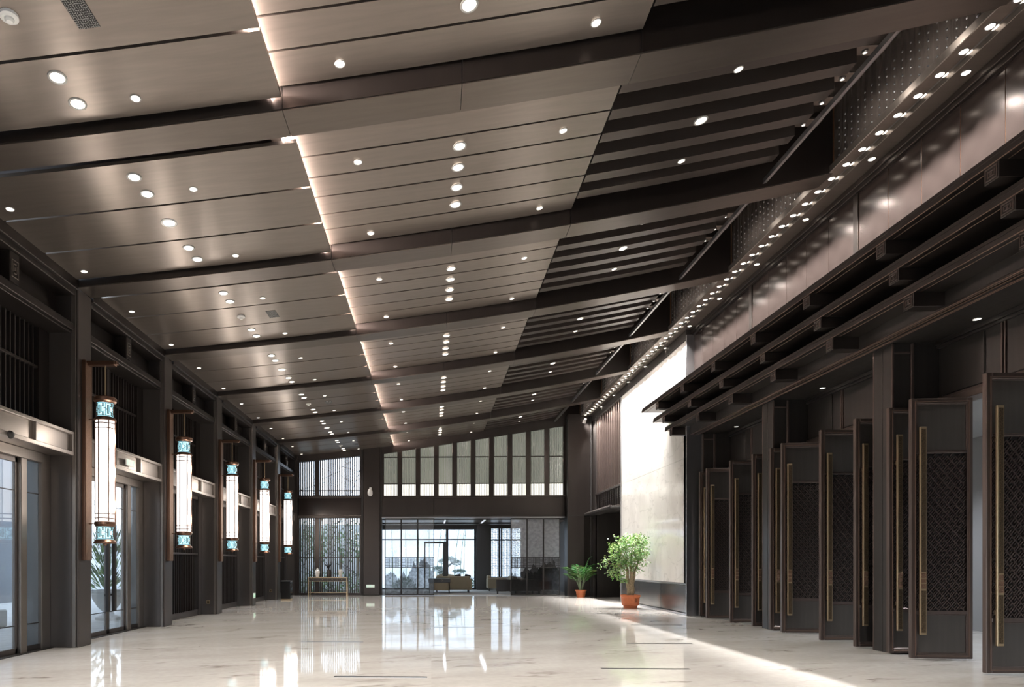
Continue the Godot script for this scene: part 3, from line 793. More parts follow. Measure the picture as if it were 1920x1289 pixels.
func build_doors_right() -> void:
	var proto := make_door_leaf()
	var spec := [
		[-1, 1.46, 6.43, "cut off by the picture's edge, its lattice in deep shade"],
		[-1, 2.64, 6.445, "standing square to the viewer, first fully visible one, lattice clearly lit"],
		[-1, 3.14, 6.50, "half hidden behind the first fully visible leaf, against the first column"],
		[0, 0.62, 6.475, "narrow behind the first dark column, second nearest its far side"],
		[0, 1.45, 6.45, "with black upper panel, between the first column and the paler leaf"],
		[0, 2.62, 6.447, "paler and square to the viewer, middle of the row"],
		[0, 3.14, 6.51, "showing only a strip beside the second column, handle at its edge"],
		[1, 0.62, 6.51, "narrow just past the second column, dark face"],
		[1, 1.42, 6.43, "with black face, third from the marble wall"],
		[1, 2.58, 6.42, "palest and smallest-looking full face, second from the marble wall"],
		[1, 3.10, 6.477, "farthest one, mostly hidden next to the marble wall"]]
	for i in spec.size():
		var s = spec[i]
		var o: Node3D = proto.duplicate()
		o.name = "door_%d" % (20 + i)
		add_child(o)
		o.position = rd(s[2], 0.0, 9.43 + BAY * s[0] + s[1])
		o.rotation.y = deg_to_rad([3.0, -3.5, 2.5, 3.0, 3.0, -3.5, 2.5, 3.0, 3.0, -3.5, 2.5][i])
		tag(o, "open door leaf " + s[3], "door", "open bronze door leaves", "structure")
	proto.free()

func build_lanterns() -> void:
	var o := thing("wall_lantern", "", "lantern", rd(-5.10, 0, 6.6375 + BAY), 0.0, "tall glowing wall lanterns")
	var bk := put("back_plate", G.new().rb(-0.323, -0.265, 1.34, 4.46, -0.095, 0.095, 0.006), M.lantern_metal, o)
	put("carving", G.new().rb(-0.266, -0.257, 1.35, 4.42, -0.088, 0.088, 0.003), M.carved, bk)
	put("arm", G.new().rb(-0.30, 0.17, 4.385, 4.46, -0.05, 0.05, 0.012).rb(0.17, 0.20, 4.40, 4.45, -0.04, 0.04, 0.01), M.lantern_metal, o)
	put("rod", G.new().tube([Vector3(0, 3.86, 0), Vector3(0, 4.39, 0)], [0.012, 0.012], 10), M.gold, o)
	for y in [3.55, 1.915]: put("stay", G.new().tube([Vector3(-0.26, y, 0), Vector3(-0.12, y, 0)], [0.008, 0.008], 8), M.lantern_metal, o)
	put("cap", G.new().lathe(Vector3.ZERO, [[0.135, 3.79], [0.14, 3.805], [0.168, 3.825], [0.172, 3.87], [0.16, 3.885], [0.0, 3.895]], 32), M.lantern_metal, o)
	put("collar", G.new().lathe(Vector3.ZERO, [[0.135, 3.515], [0.162, 3.52], [0.162, 3.545], [0.14, 3.575], [0.128, 3.58]], 32), M.lantern_metal, o)
	put("collar", G.new().lathe(Vector3.ZERO, [[0.128, 1.865], [0.14, 1.87], [0.16, 1.905], [0.16, 1.94], [0.135, 1.95]], 32), M.lantern_metal, o)
	put("base_cap", G.new().lathe(Vector3.ZERO, [[0.0, 1.585], [0.02, 1.57], [0.03, 1.60], [0.165, 1.605], [0.168, 1.625], [0.14, 1.66], [0.125, 1.672]], 32), M.lantern_metal, o)
	put("lamp_tube", G.new().lathe(Vector3.ZERO, [[0.0, 1.945], [0.138, 1.945], [0.138, 3.525], [0.0, 3.525]], 32), M.tube, o)
	var rib := G.new().tube([Vector3(0, 1.95, 0), Vector3(0, 3.52, 0)], [0.011, 0.011], 6, false).mesh()
	for k in 6:
		var a := TAU * (k + 0.72) / 6
		put("rib", rib, M.lantern_metal, o).position = Vector3(cos(a) * 0.144, 0, sin(a) * 0.144)
	for y in [3.474, 3.398, 2.066, 1.996]:
		put("hoop", G.new().lathe(Vector3.ZERO, [[0.143, y - 0.007], [0.152, y - 0.007], [0.152, y + 0.007], [0.143, y + 0.007]], 32), M.lantern_metal, o)
	for y in [[1.67, 1.868], [3.578, 3.795]]:
		var sh := put("jade_shade", G.new().lathe(Vector3.ZERO, [[0.122, y[0]], [0.122, y[1]]], 32), M.jade, o)
		var g := G.new()
		var h: float = y[1] - y[0]
		# key-fret cut in bronze: repeated six times round
		var segs := [[0.0, 0.06, 0.0, 0.94], [0.0, 0.06, 1.0, 0.06], [0.0, 0.94, 1.0, 0.94], [0.2, 0.06, 0.2, 0.3], [0.2, 0.7, 0.2, 0.94], [0.2, 0.3, 0.5, 0.3], [0.2, 0.7, 0.5, 0.7], [0.5, 0.3, 0.5, 0.7], [0.35, 0.06, 0.35, 0.3], [0.35, 0.7, 0.35, 0.94], [0.65, 0.2, 0.65, 0.8], [0.8, 0.2, 0.8, 0.8], [0.65, 0.2, 0.8, 0.2], [0.65, 0.8, 0.8, 0.8], [0.8, 0.5, 1.0, 0.5], [0.0, 0.4, 0.2, 0.4], [0.0, 0.6, 0.2, 0.6]]
		for k in 6:
			for s in segs:
				var a0: float = TAU * (k + s[0]) / 6; var a1: float = TAU * (k + s[2]) / 6
				var steps := 3 if absf(a1 - a0) > 0.5 else 1
				for q in steps:
					var b0 := lerpf(a0, a1, float(q) / steps); var b1 := lerpf(a0, a1, float(q + 1) / steps)
					var r := 0.126
					g.bar(Vector3(cos(b0) * r, y[0] + h * s[1], sin(b0) * r), Vector3(cos(b1) * r, y[0] + h * s[3], sin(b1) * r), 0.0085, 0.008, Vector3(cos(b0), 0, sin(b0)))
		put("fret", g, M.lantern_metal, sh)
	for y in [2.2, 2.73, 3.26]: omni(o, Vector3(0.20, y, 0), 0.6, Color(1, 0.95, 0.90), 0.14)
	var labels := ["largest glowing wall lantern, on the pillar nearest the viewer", "second wall lantern from the viewer, in front of a slatted screen", "third of the five glowing wall lanterns, middle of the row", "fourth wall lantern, on the pillar with the low exit sign", "smallest and farthest wall lantern, above the black waste bin", "wall lantern on the pillar just outside the picture's edge"]
	o.set_meta("label", labels[0])
	for j in [2, 3, 4, 5, 0]:
		copy(o, "wall_lantern", rd(-5.10, 0, 6.6375 + BAY * j), 0.0, labels[j - 1] if j > 0 else labels[5])

func build_wall_back() -> void:
	var D := 25.6
	var wall := thing("wall_back", "dark bronze end wall with posts, broad bands and window openings", "wall", Vector3.ZERO, 0.0, "", "structure")
	put("corner_post", G.new().rb(-5.5, -5.36, 0.0, 5.7, D - 0.05, D + 0.2, 0.01), M.bronze_shaded, wall)
	put("column", G.new().rb(-2.72, -2.04, 0.0, roof(-2.4) + 0.3, D - 0.12, D + 0.25, 0.02), M.bronze_shaded, wall)
	put("column_edge", G.new().rb(-2.80, -2.72, 0.0, 5.9, D - 0.04, D + 0.2, 0.008).rb(-2.04, -1.97, 0.0, 6.0, D - 0.06, D + 0.2, 0.008), M.dark, wall)
	# band and copings of the slatted windows
	put("band", G.new().rb(-5.34, -2.80, 3.20, 3.93, D, D + 0.2, 0.01), M.fascia, wall)
	put("band_rail", G.new().rb(-5.36, -2.80, 3.90, 4.02, D - 0.05, D + 0.2, 0.008).rb(-5.36, -2.80, 3.10, 3.21, D - 0.04, D + 0.2, 0.008), M.bronze_shaded, wall)
	var top := PackedVector2Array([Vector2(-5.36, 5.36), Vector2(-2.80, 5.60), Vector2(-2.80, 6.0), Vector2(-5.36, 5.75)])
	put("header", G.new().slab(top, D - 0.03, D + 0.2), M.bronze_shaded, wall)
	# band over the sliding glass
	put("band", G.new().rb(-1.97, 0.10, 3.20, 3.92, D - 0.02, D + 0.2, 0.006), M.bronze_shaded, wall)
	put("band", G.new().rb(0.11, 5.30, 3.20, 3.92, D - 0.02, D + 0.2, 0.006), M.bronze_shaded, wall)
	put("band_joint", G.new().rb(-1.99, 5.34, 3.14, 3.98, D + 0.12, D + 0.22).rb(-5.52, -2.78, 3.12, 4.0, D + 0.12, D + 0.22), M.bronze_shaded, wall)
	put("band_rail", G.new().rb(-1.97, 5.30, 3.90, 3.99, D - 0.06, D + 0.2, 0.008).rb(-1.97, 5.30, 3.13, 3.205, D - 0.06, D + 0.2, 0.008), M.bronze_shaded, wall)
	var head := PackedVector2Array()
	for i in 9: head.append(Vector2(lerpf(-1.97, 5.36, i / 8.0), 5.66 + 1.085 * i / 8.0))
	for i in 9: head.append(Vector2(lerpf(5.36, -1.97, i / 8.0), roof(lerpf(5.36, -1.97, i / 8.0)) + 0.5))
	put("header", G.new().slab(head, D - 0.04, D + 0.2), M.bronze_shaded, wall)
	put("column", G.new().rb(5.32, 6.42, 0.0, 7.12, D - 0.45, D + 0.2, 0.02), M.bronze_shaded, wall)
	put("column_edge", G.new().rb(5.30, 5.335, 0.0, 6.9, D - 0.48, D - 0.44, 0.004).rb(6.18, 6.24, 0.0, 7.0, D - 0.50, D - 0.44, 0.006), M.dark, wall)
	put("column_joint", G.new().rb(5.33, 6.3, 3.14, 3.17, D - 0.458, D - 0.44), M.dark, wall)
	# slatted windows left of the column
	var sloped := func(x: float) -> float: return 5.36 + (x + 5.36) * 0.094
	var upper := thing("window_40", "upper slatted window with crack-ice lattice at the far end", "window", Vector3.ZERO, 0.0, "slatted end windows", "structure")
	var lower := thing("window_41", "tall slatted window with crack-ice lattice behind the console table", "window", Vector3.ZERO, 0.0, "slatted end windows", "structure")
	for s in [[-5.30, -4.70], [-4.50, -2.86]]:
		slats_across(upper, D + 0.0, s[0], s[1], 4.02, sloped, 0.0865, 0.042, 0.09, M.bronze_shaded)
		slats_across(lower, D + 0.0, s[0], s[1], 0.09, func(_x): return 3.10, 0.0865, 0.042, 0.09, M.bronze_shaded)
	put("frame", G.new().rb(-5.36, -5.30, 4.0, 5.5, D - 0.02, D + 0.16, 0.006).rb(-4.70, -4.50, 4.0, 5.5, D - 0.02, D + 0.16, 0.006).rb(-2.86, -2.80, 4.0, 5.7, D - 0.02, D + 0.16, 0.006).rb(-5.3, -2.86, 4.20, 4.235, D + 0.01, D + 0.12, 0.004), M.bronze_shaded, upper)
	put("frame", G.new().rb(-5.36, -5.30, 0.0, 3.1, D - 0.02, D + 0.16, 0.006).rb(-4.70, -4.50, 0.0, 3.1, D - 0.02, D + 0.16, 0.006).rb(-2.86, -2.80, 0.0, 3.1, D - 0.02, D + 0.16, 0.006).rb(-5.3, -2.86, 0.0, 0.10, D - 0.01, D + 0.16, 0.006).rb(-5.3, -2.86, 1.505, 1.54, D - 0.012, D + 0.10, 0.004), M.bronze_shaded, lower)
	put("pane", G.new().rb(-5.3, -2.86, 4.0, 5.62, D + 0.17, D + 0.176), M.pane, upper)
	put("pane", G.new().rb(-5.3, -2.86, 0.05, 3.1, D + 0.17, D + 0.176), M.pane, lower)
	var r2 := RandomNumberGenerator.new()
	r2.seed = 12
	for part in [[upper, 4.05, 5.4, 9], [lower, 0.12, 3.05, 17]]:
		var ice := G.new()
		for i in part[3]:
			var a := Vector3(r2.randf_range(-5.3, -3.1), r2.randf_range(part[1], part[2]), -D - 0.12)
			var ang := (0.45 if i % 2 == 0 else -0.5) + r2.randf_range(-0.25, 0.25)
			if i % 5 == 4: ang = 1.2
			var b := a + Vector3(cos(ang), sin(ang), 0) * r2.randf_range(0.7, 1.4)
			var tt := 1.0
			if b.x > -2.87: tt = minf(tt, (-2.87 - a.x) / (b.x - a.x))
			if b.y > part[2]: tt = minf(tt, (part[2] - a.y) / (b.y - a.y))
			if b.y < part[1]: tt = minf(tt, (part[1] - a.y) / (b.y - a.y))
			b = a + (b - a) * maxf(tt, 0.05)
			ice.bar(a, b, 0.02, 0.02, Vector3.BACK)
		put("lattice", ice, M.dark, part[0])
	# clerestory: ten ribbed frosted panes between posts, light from behind put in as glow
	var cw := thing("window_42", "sloping clerestory of ten ribbed frosted panes between dark posts", "window", Vector3.ZERO, 0.0, "", "structure")
	var ctop := func(x: float) -> float: return 5.665 + (x + 1.97) * 0.148
	for i in 10:
		var x0: float = -1.89 + 0.7305 * i
		var x1 := x0 + 0.535
		var y0 := 3.98; var y1: float = ctop.call(x0); var y2: float = ctop.call(x1)
		put("pane", G.new().rb(x0, x1, y0, 4.46, D + 0.06, D + 0.07), M.glow_pane_bright, cw)
		put("pane", G.new().rb(x0, x1, 4.49, minf(5.52, y1), D + 0.06, D + 0.07), M.glow_pane_dim, cw)
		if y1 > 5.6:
			put("pane", G.new().slab(PackedVector2Array([Vector2(x0, 5.555), Vector2(x1, 5.555), Vector2(x1, y2 + 0.03), Vector2(x0, y1 + 0.03)]), D + 0.06, D + 0.07), M.glow_pane_dim, cw)
		for k in 8:
			var x := x0 + (k + 0.5) * 0.535 / 8
			put("rib", G.new().rb(x - 0.009, x + 0.009, y0, ctop.call(x), D + 0.03, D + 0.058, 0.004), M.grey_plastic, cw)
		put("glazing_bar", G.new().rb(x0, x1, 4.455, 4.495, D + 0.01, D + 0.08, 0.004).rb(x0, x1, 5.52, 5.56, D + 0.01, D + 0.08, 0.004), M.bronze_shaded, cw)
		var xp := x1
		put("post", G.new().rb(xp, xp + 0.1955, 3.95, ctop.call(xp + 0.1) + 0.02, D - 0.05, D + 0.12, 0.012), M.bronze_shaded, cw)
	put("post", G.new().rb(-1.97, -1.89, 3.95, 5.7, D - 0.05, D + 0.12, 0.008), M.bronze_shaded, cw)
	# sliding glass leaves, three each side
	var n := 42
	for s in [[-1.85, 0.117, M.ink_a, "left"], [3.149, 5.086, M.ink_b, "right"]]:
		var w: float = (s[1] - s[0]) / 3
		for i in 3:
			var x0: float = s[0] + w * i
			var x1: float = x0 + w
			var words: String = ["outermost", "middle", "innermost"][i] if s[3] == "left" else ["innermost", "middle", "outermost"][i]
			var o := thing("door_%d" % n, "%s dark-framed sliding glass leaf with ink landscape, %s of the lounge opening" % [words, "console side" if s[3] == "left" else "palm side"], "door", Vector3.ZERO, 0.0, "sliding glass leaves", "structure")
			n += 1
			var dz := D - 0.10
			put("frame", G.new().rb(x0, x0 + 0.028, 0.01, 3.07, dz, dz + 0.04, 0.004).rb(x1 - 0.028, x1, 0.01, 3.07, dz, dz + 0.04, 0.004).rb(x0, x1, 0.01, 0.06, dz, dz + 0.04, 0.004).rb(x0, x1, 3.03, 3.08, dz, dz + 0.04, 0.004).rb(x0, x1, 1.105, 1.13, dz, dz + 0.04, 0.003).rb(x0, x1, 1.51, 1.535, dz, dz + 0.04, 0.003), M.dark, o)
			var g := G.new()
			var u0 := float(i) / 3; var u1 := float(i + 1) / 3
			g.quad(rd(x0 + 0.02, 3.05, dz + 0.018), rd(x1 - 0.02, 3.05, dz + 0.018), rd(x1 - 0.02, 0.03, dz + 0.018), rd(x0 + 0.02, 0.03, dz + 0.018), Vector3(0, 0, 1), [Vector2(u0, 0), Vector2(u1, 0), Vector2(u1, 1), Vector2(u0, 1)])
			put("pane", g, s[2], o)
			# fret band
			var f := G.new()
			var yy0 := 1.13; var yy1 := 1.51
			var nb := 13
			for k in nb:
				var x := lerpf(x0 + 0.03, x1 - 0.03, (k + 0.5) / nb)
				f.rb(x - 0.009, x + 0.009, yy0, yy1, dz + 0.004, dz + 0.016)
			for k in 7:
				var y := lerpf(yy0, yy1, (k + 0.5) / 7)
				var xa := x0 + 0.03 + (0.12 if k % 2 == 0 else 0.0); var xb := x1 - 0.03 - (0.12 if k % 3 == 0 else 0.0)
				f.rb(xa, xb, y - 0.007, y + 0.007, dz + 0.004, dz + 0.016)
			put("fret_band", f, M.dark, o)
	put("track", G.new().rb(-1.97, 5.30, 3.08, 3.14, D - 0.14, D + 0.02, 0.006).rb(-1.97, 5.30, 0.0, 0.012, D - 0.14, D + 0.05), M.steel, wall)

func sofa(called: String, label: String, at: Vector3, turn: float, wide: float) -> void:
	var o := thing(called, label, "sofa", at, turn, "lounge seats")
	var h := wide / 2
	put("seat_base", G.new().rb(-h, h, 0.12, 0.42, -0.42, 0.42, 0.03), M.sofa, o)
	put("backrest", G.new().rb(-h, h, 0.12, 0.72, -0.46, -0.30, 0.04), M.sofa, o)
	for s in [-1.0, 1.0]:
		put("armrest", G.new().rb(s * h - 0.09, s * h + 0.09, 0.12, 0.60, -0.46, 0.42, 0.03), M.sofa, o)
		for d in [-0.36, 0.36]:
			put("leg", G.new().rb(s * (h - 0.05) - 0.025, s * (h - 0.05) + 0.025, 0.0, 0.13, d - 0.025, d + 0.025, 0.004), M.dark_wood, o)
	put("seat_cushion", G.new().rb(-h + 0.1, h - 0.1, 0.42, 0.54, -0.28, 0.42, 0.04), M.cushion, o)

func build_lounge() -> void:
	var room := thing("wall_lounge", "pale lounge beyond the sliding glass with dark window wall and pillar", "wall", Vector3.ZERO, 0.0, "", "structure")
	var D := 31.4
	put("floor", G.new().rb(-2.74, 6.1, -0.1, 0.0, 25.62, 31.6), M.carpet, room)
	put("ceiling", G.new().rb(-2.74, 6.1, 3.16, 3.3, 25.8, 31.6), M.panel, room)
	put("side_wall", G.new().rb(-2.75, -2.55, 0.0, 3.3, 25.85, 31.6), M.garden_wall, room)
	put("side_wall", G.new().rb(5.9, 6.1, 0.0, 3.3, 25.85, 31.6), M.grey_wall, room)
	put("pillar", G.new().rb(2.20, 2.86, 0.0, 3.2, D - 0.3, D + 0.1, 0.01), M.door, room)
	put("back_wall", G.new().rb(4.45, 6.0, 0.0, 3.2, D, D + 0.2), M.door, room)
	put("header", G.new().rb(-2.6, 6.0, 2.98, 3.2, D - 0.05, D + 0.2), M.door, room)
	put("ceiling_beam", G.new().rb(-2.6, 6.0, 3.08, 3.18, 26.4, 26.55, 0.006).rb(-2.6, 6.0, 3.10, 3.18, 29.5, 29.65, 0.006), M.dark, room)
	put("sill", G.new().rb(2.86, 4.45, 0.0, 0.62, D, D + 0.2, 0.008), M.white, room)
	var w := thing("window_43", "lounge garden window with dark frames seen through the open doorway", "window", Vector3.ZERO, 0.0, "", "structure")
	put("frame", G.new().rb(-2.6, -2.5, 0.0, 3.0, D, D + 0.1).rb(-0.35, -0.28, 0.0, 2.36, D, D + 0.1, 0.005).rb(-0.3, 0.72, 2.26, 2.36, D, D + 0.1, 0.004).rb(0.58, 0.72, 0.0, 2.3, D, D + 0.08, 0.004).rb(0.72, 0.84, 0.0, 3.0, D - 0.03, D + 0.1, 0.005).rb(2.10, 2.20, 0.0, 3.0, D, D + 0.1, 0.005).rb(-2.6, 2.2, 2.94, 3.0, D, D + 0.1).rb(-2.6, 2.2, 0.0, 0.08, D, D + 0.1).rb(-2.6, 2.2, 2.42, 2.48, D, D + 0.1, 0.004), M.door, w)
	put("pane", G.new().rb(-2.5, 2.15, 0.05, 2.95, D + 0.05, D + 0.056), M.pane, w)
	var w2 := thing("window_44", "lounge window with white pierced screen beside the dark pillar", "window", Vector3.ZERO, 0.0, "", "structure")
	put("frame", G.new().rb(2.86, 2.92, 0.62, 3.0, D, D + 0.1).rb(3.28, 3.36, 0.62, 3.0, D, D + 0.1, 0.004).rb(3.40, 3.48, 0.62, 3.0, D, D + 0.1, 0.004).rb(3.86, 3.94, 0.62, 3.0, D, D + 0.1, 0.004).rb(4.37, 4.45, 0.62, 3.0, D, D + 0.1).rb(2.86, 4.45, 2.40, 2.46, D, D + 0.1, 0.004), M.door, w2)
	var scr := G.new()
	for i in 22:
		scr.rb(2.86 + i * 0.075, 2.86 + i * 0.075 + 0.02, 0.62, 3.0, D + 0.2, D + 0.22)
	for k in 30:
		for i in 22:
			if (i * 7 + k * 3) % 4 == 0: continue
			scr.rb(2.86 + i * 0.075, 2.86 + i * 0.075 + 0.075, 0.62 + k * 0.08, 0.64 + k * 0.08, D + 0.2, D + 0.22)
	var sp := put("pierced_screen", scr, M.grey_plastic, w2)
	sp.set_meta("kind", "stuff")
	# seats
	sofa("sofa", "beige sofa seen from its back in the lounge, beyond the wooden cabinet", rd(0.95, 0, 28.6), 0.0, 1.5)
	sofa("sofa", "beige sofa with dark wooden side by the pierced screen window", rd(3.95, 0, 28.3), -PI / 2, 1.9)
	sofa("armchair", "pale armchair half hidden behind the dark-sided sofa", rd(3.05, 0, 29.9), -PI / 2, 0.6)
	var side := put("wooden_sofa_side", G.new().rb(2.74, 4.6, 0.12, 0.60, 27.05, 27.12, 0.01).rb(2.76, 2.82, 0.001, 0.14, 27.03, 27.1).rb(4.5, 4.56, 0.001, 0.14, 27.03, 27.1), M.dark_wood)  # board that stands for the wooden side of the sofa, not a table
	tag(side, "dark wooden side panel of the lounge sofa at its near end", "table")
	var cab := thing("cabinet", "low dark cabinet with ring pull behind the beige sofa, in the doorway", "cabinet", rd(0.35, 0, 27.6))
	put("body", G.new().rb(-0.45, 0.45, 0.12, 0.62, -0.2, 0.2, 0.008), M.sofa, cab)
	put("top", G.new().rb(-0.47, 0.47, 0.46, 0.64, -0.22, 0.22, 0.008), M.dark_wood, cab)
	for s in [[-0.42, -0.18], [0.42, -0.18], [-0.42, 0.18], [0.42, 0.18]]:
		put("leg", G.new().rb(s[0] - 0.02, s[0] + 0.02, 0.0, 0.46, s[1] - 0.02, s[1] + 0.02), M.dark_wood, cab)
	put("ring_pull", G.new().lathe(Vector3(0.1, 0.55, 0.225), [[0.03, -0.004], [0.036, 0.0], [0.03, 0.004]], 14, Basis(Vector3.RIGHT, PI / 2)), M.gold, cab)
	for i in 4:
		var c := thing("scatter_cushion", ["plump cream cushion leaning at the near end of the lounge sofa", "cream cushion beside the plump one on the lounge sofa", "dark cushion on the far end of the lounge sofa", "brown cushion last on the far end of the lounge sofa"][i], "cushion", rd([0.42, 0.84, 1.21, 1.57][i], 0.55, 28.48), 0.0, "cushions on the lounge sofa")
		var m: Material = M.cushion if i < 2 else M.dark_wood
		c.rotation = Vector3(-0.25, 0, [0.25, -0.2, 0.15, -0.3][i])
		put("cover", G.new().rb(-0.135, 0.135, 0.0, 0.25, -0.05, 0.05, 0.045), m, c)
	for k in 2:
		var t := thing("lounge_light", ["linear ceiling light in the lounge, nearer the ink-painted leaves", "linear ceiling light in the lounge, nearer the pillar"][k], "lamp", rd([0.6, 2.3][k], 3.15, 28.6), 0.0, "linear lounge lights")
		put("diffuser", G.new().rb(-0.03, 0.03, -0.02, 0.0, -1.5, 1.5), M.lounge_lamp, t)
		var al := AreaLight3D.new()
		al.name = "panel_light"
		t.add_child(al)
		al.position = Vector3(0, -0.03, 0)
		al.basis = Basis.looking_at(Vector3.DOWN, Vector3.FORWARD)
		al.area_size = Vector2(0.06, 3.0)
		al.light_energy = 1.0
		al.light_color = Color(0.92, 0.96, 1.0)
		al.area_range = 40.0
		al.shadow_enabled = true

func leaf(g: G, p: Vector3, dir: Vector3, l: float, w: float, col: Color) -> void:
	dir = dir.normalized()
	var side := dir.cross(Vector3.UP)
	if side.length() < 0.1: side = Vector3.RIGHT
	side = side.normalized().rotated(dir, rng.randf_range(-1.0, 1.0))
	var up := side.cross(dir)
	g.tint = col
	var m := p + dir * l * 0.45 - up * l * 0.06
	var tip := p + dir * l
	g.tri(p, m + side * w * 0.5 + up * l * 0.06, tip, up)
	g.tri(p, tip, m - side * w * 0.5 + up * l * 0.06, up)
	g.tint = Color(1, 1, 1)

func green(a: float, b: float) -> Color:
	var t := rng.randf()
	return Color(0.05 + 0.13 * t * a, 0.12 + 0.20 * t * a, 0.03 + 0.05 * t * b)

func build_outside() -> void:
	var ground := put("ground", G.new().rb(-40.0, -5.98, -0.14, -0.02, -20.0, 45.0).rb(-6.0, 40.0, -0.14, -0.03, 31.6, 60.0).rb(-5.98, 40.0, -0.14, -0.02, -30.0, -4.2), M.paving)
	tag(ground, "pale stone paving outside the glass doors and windows", "ground", "", "structure")
	var porch := put("porch_roof", G.new().rb(-9.6, -5.98, 5.0, 5.3, -6.0, 27.0), M.bronze)
	tag(porch, "deep porch roof over the outside of the glass doors", "roof", "", "structure")
	for k in 2:
		var c := thing("porch_column", ["stone porch column outside the nearest glass doors", "stone porch column outside the doors behind the nearest lantern"][k], "column", rd(-9.2, -0.02, [12.6, 20.6][k]), 0.0, "porch columns", "structure")
		put("shaft", G.new().rb(-0.3, 0.3, 0.35, 5.02, -0.3, 0.3, 0.03), M.paving, c)
		put("base", G.new().rb(-0.4, 0.4, 0.0, 0.36, -0.4, 0.4, 0.03), M.garden_wall, c)
	var nb := put("neighbour_building", G.new().rb(-14.6, -14.0, -0.02, 7.0, -8.0, 23.0), M.facade)
	tag(nb, "grey-blue building front across the court, dim through the nearest glass doors", "building", "", "structure")
	var gw := put("garden_wall", G.new().rb(-16.2, -16.0, 0.0, 3.2, 23.0, 34.0).rb(-16.0, -2.9, 0.0, 3.2, 31.5, 31.7), M.garden_wall)
	tag(gw, "pale rendered garden wall outside the slatted windows", "garden wall", "", "structure")
	var gw2 := put("garden_wall", G.new().rb(-3.2, 12.0, -0.02, 5.6, 38.0, 38.2), M.garden_wall)
	tag(gw2, "tall white garden wall behind the bamboo and pine", "garden wall", "", "structure")
	# bamboo in the court
	for i in 9:
		var x: float = [-2.1, -1.4, -0.7, -0.1, 0.3, 0.55, 1.25, 1.6, 1.85][i]
		var d: float = [34.8, 35.6, 36.4][i % 3] + rng.randf_range(0.0, 0.2)
		var lean := rng.randf_range(0.12, 0.5) * (1.0 if i > 3 else -0.2)
		var o := thing("bamboo", "slender bamboo stem with fine twigs, %s from the ink-painted side" % ORD[i], "bamboo", rd(x, -0.02, d), 0.0, "bamboo against the white court wall")
		var pts := []; var rad := []
		for k in 9:
			var t := k / 8.0
			pts.append(Vector3(lean * t * t * 1.2, t * 4.2, 0)); rad.append(0.028 * (1.0 - t * 0.75))
		put("culm", G.new().tube(pts, rad, 7), M.bamboo, o)
		var g := G.new()
		for k in 90:
			var t := rng.randf_range(0.4, 1.0)
			var p := Vector3(lean * t * t * 1.2, t * 4.2, 0)
			var dir := Vector3(rng.randf_range(-1, 1), rng.randf_range(-0.9, 0.5), rng.randf_range(-1, 1)).normalized()
			leaf(g, p + dir * rng.randf_range(0.02, 0.45), dir + Vector3.DOWN * 0.6, 0.12, 0.016, Color(0.05, 0.08, 0.04))
		put("foliage", g, M.leaf, o)
	# cloud-pruned pine
	var pine := thing("cloud_pruned_pine", "cloud-pruned garden pine with flat dark pads outside the lounge", "tree", rd(0.62, -0.02, 33.4))
	put("trunk", G.new().tube([Vector3(0, 0, 0), Vector3(0.12, 0.4, 0), Vector3(-0.05, 0.85, 0.05), Vector3(0.25, 1.15, 0), Vector3(0.45, 1.3, 0), Vector3(0.38, 1.5, 0)], [0.09, 0.08, 0.07, 0.055, 0.045, 0.03], 8).tube([Vector3(0, 0.75, 0.05), Vector3(-0.15, 0.88, 0), Vector3(-0.3, 0.98, 0)], [0.05, 0.04, 0.02], 7).tube([Vector3(0.15, 0.55, 0), Vector3(0.6, 0.62, 0), Vector3(0.95, 0.7, 0)], [0.05, 0.035, 0.02], 7), M.dark_wood, pine)
	for p in [[0.38, 1.45, 0.36, 0.25], [0.70, 1.33, 0.22, 0.13], [0.0, 1.40, 0.22, 0.11], [-0.27, 1.0, 0.27, 0.15], [0.0, 0.78, 0.22, 0.11], [0.85, 0.86, 0.34, 0.11]]:
		var g := G.new()
		for k in 420:
			var q := Vector3(rng.randfn(), rng.randfn(), rng.randfn()).normalized() * pow(rng.randf(), 0.4)
			var at := Vector3(p[0] + q.x * p[2], p[1] + q.y * p[3] * 0.75, q.z * 0.28)
			leaf(g, at, q + Vector3.UP * 0.5, 0.11, 0.03, Color(0.02 + rng.randf() * 0.03, 0.07 + rng.randf() * 0.06, 0.05 + rng.randf() * 0.03))
		put("needle_pad", g, M.leaf, pine)
	for i in 3:
		var o := thing("shrub", ["dark fine-leaved shrub low at the corner of the lounge window", "rounded shrub beneath the pine pads outside the lounge", "low shrub seen through the ink-painted leaves"][i], "shrub", rd([1.95, 1.3, -1.4][i], -0.07, [33.0, 34.0, 33.2][i]), 0.0, "shrubs in the court")
		var g := G.new()
		for k in 700:
			var q := Vector3(rng.randfn(), absf(rng.randfn()), rng.randfn()).normalized() * pow(rng.randf(), 0.35)
			leaf(g, Vector3(q.x * 0.62, 0.05 + q.y * 0.6, q.z * 0.4), q + Vector3.UP * 0.4, 0.12, 0.035, Color(0.02 + rng.randf() * 0.04, 0.06 + rng.randf() * 0.07, 0.04 + rng.randf() * 0.02))
		put("foliage", g, M.leaf, o)
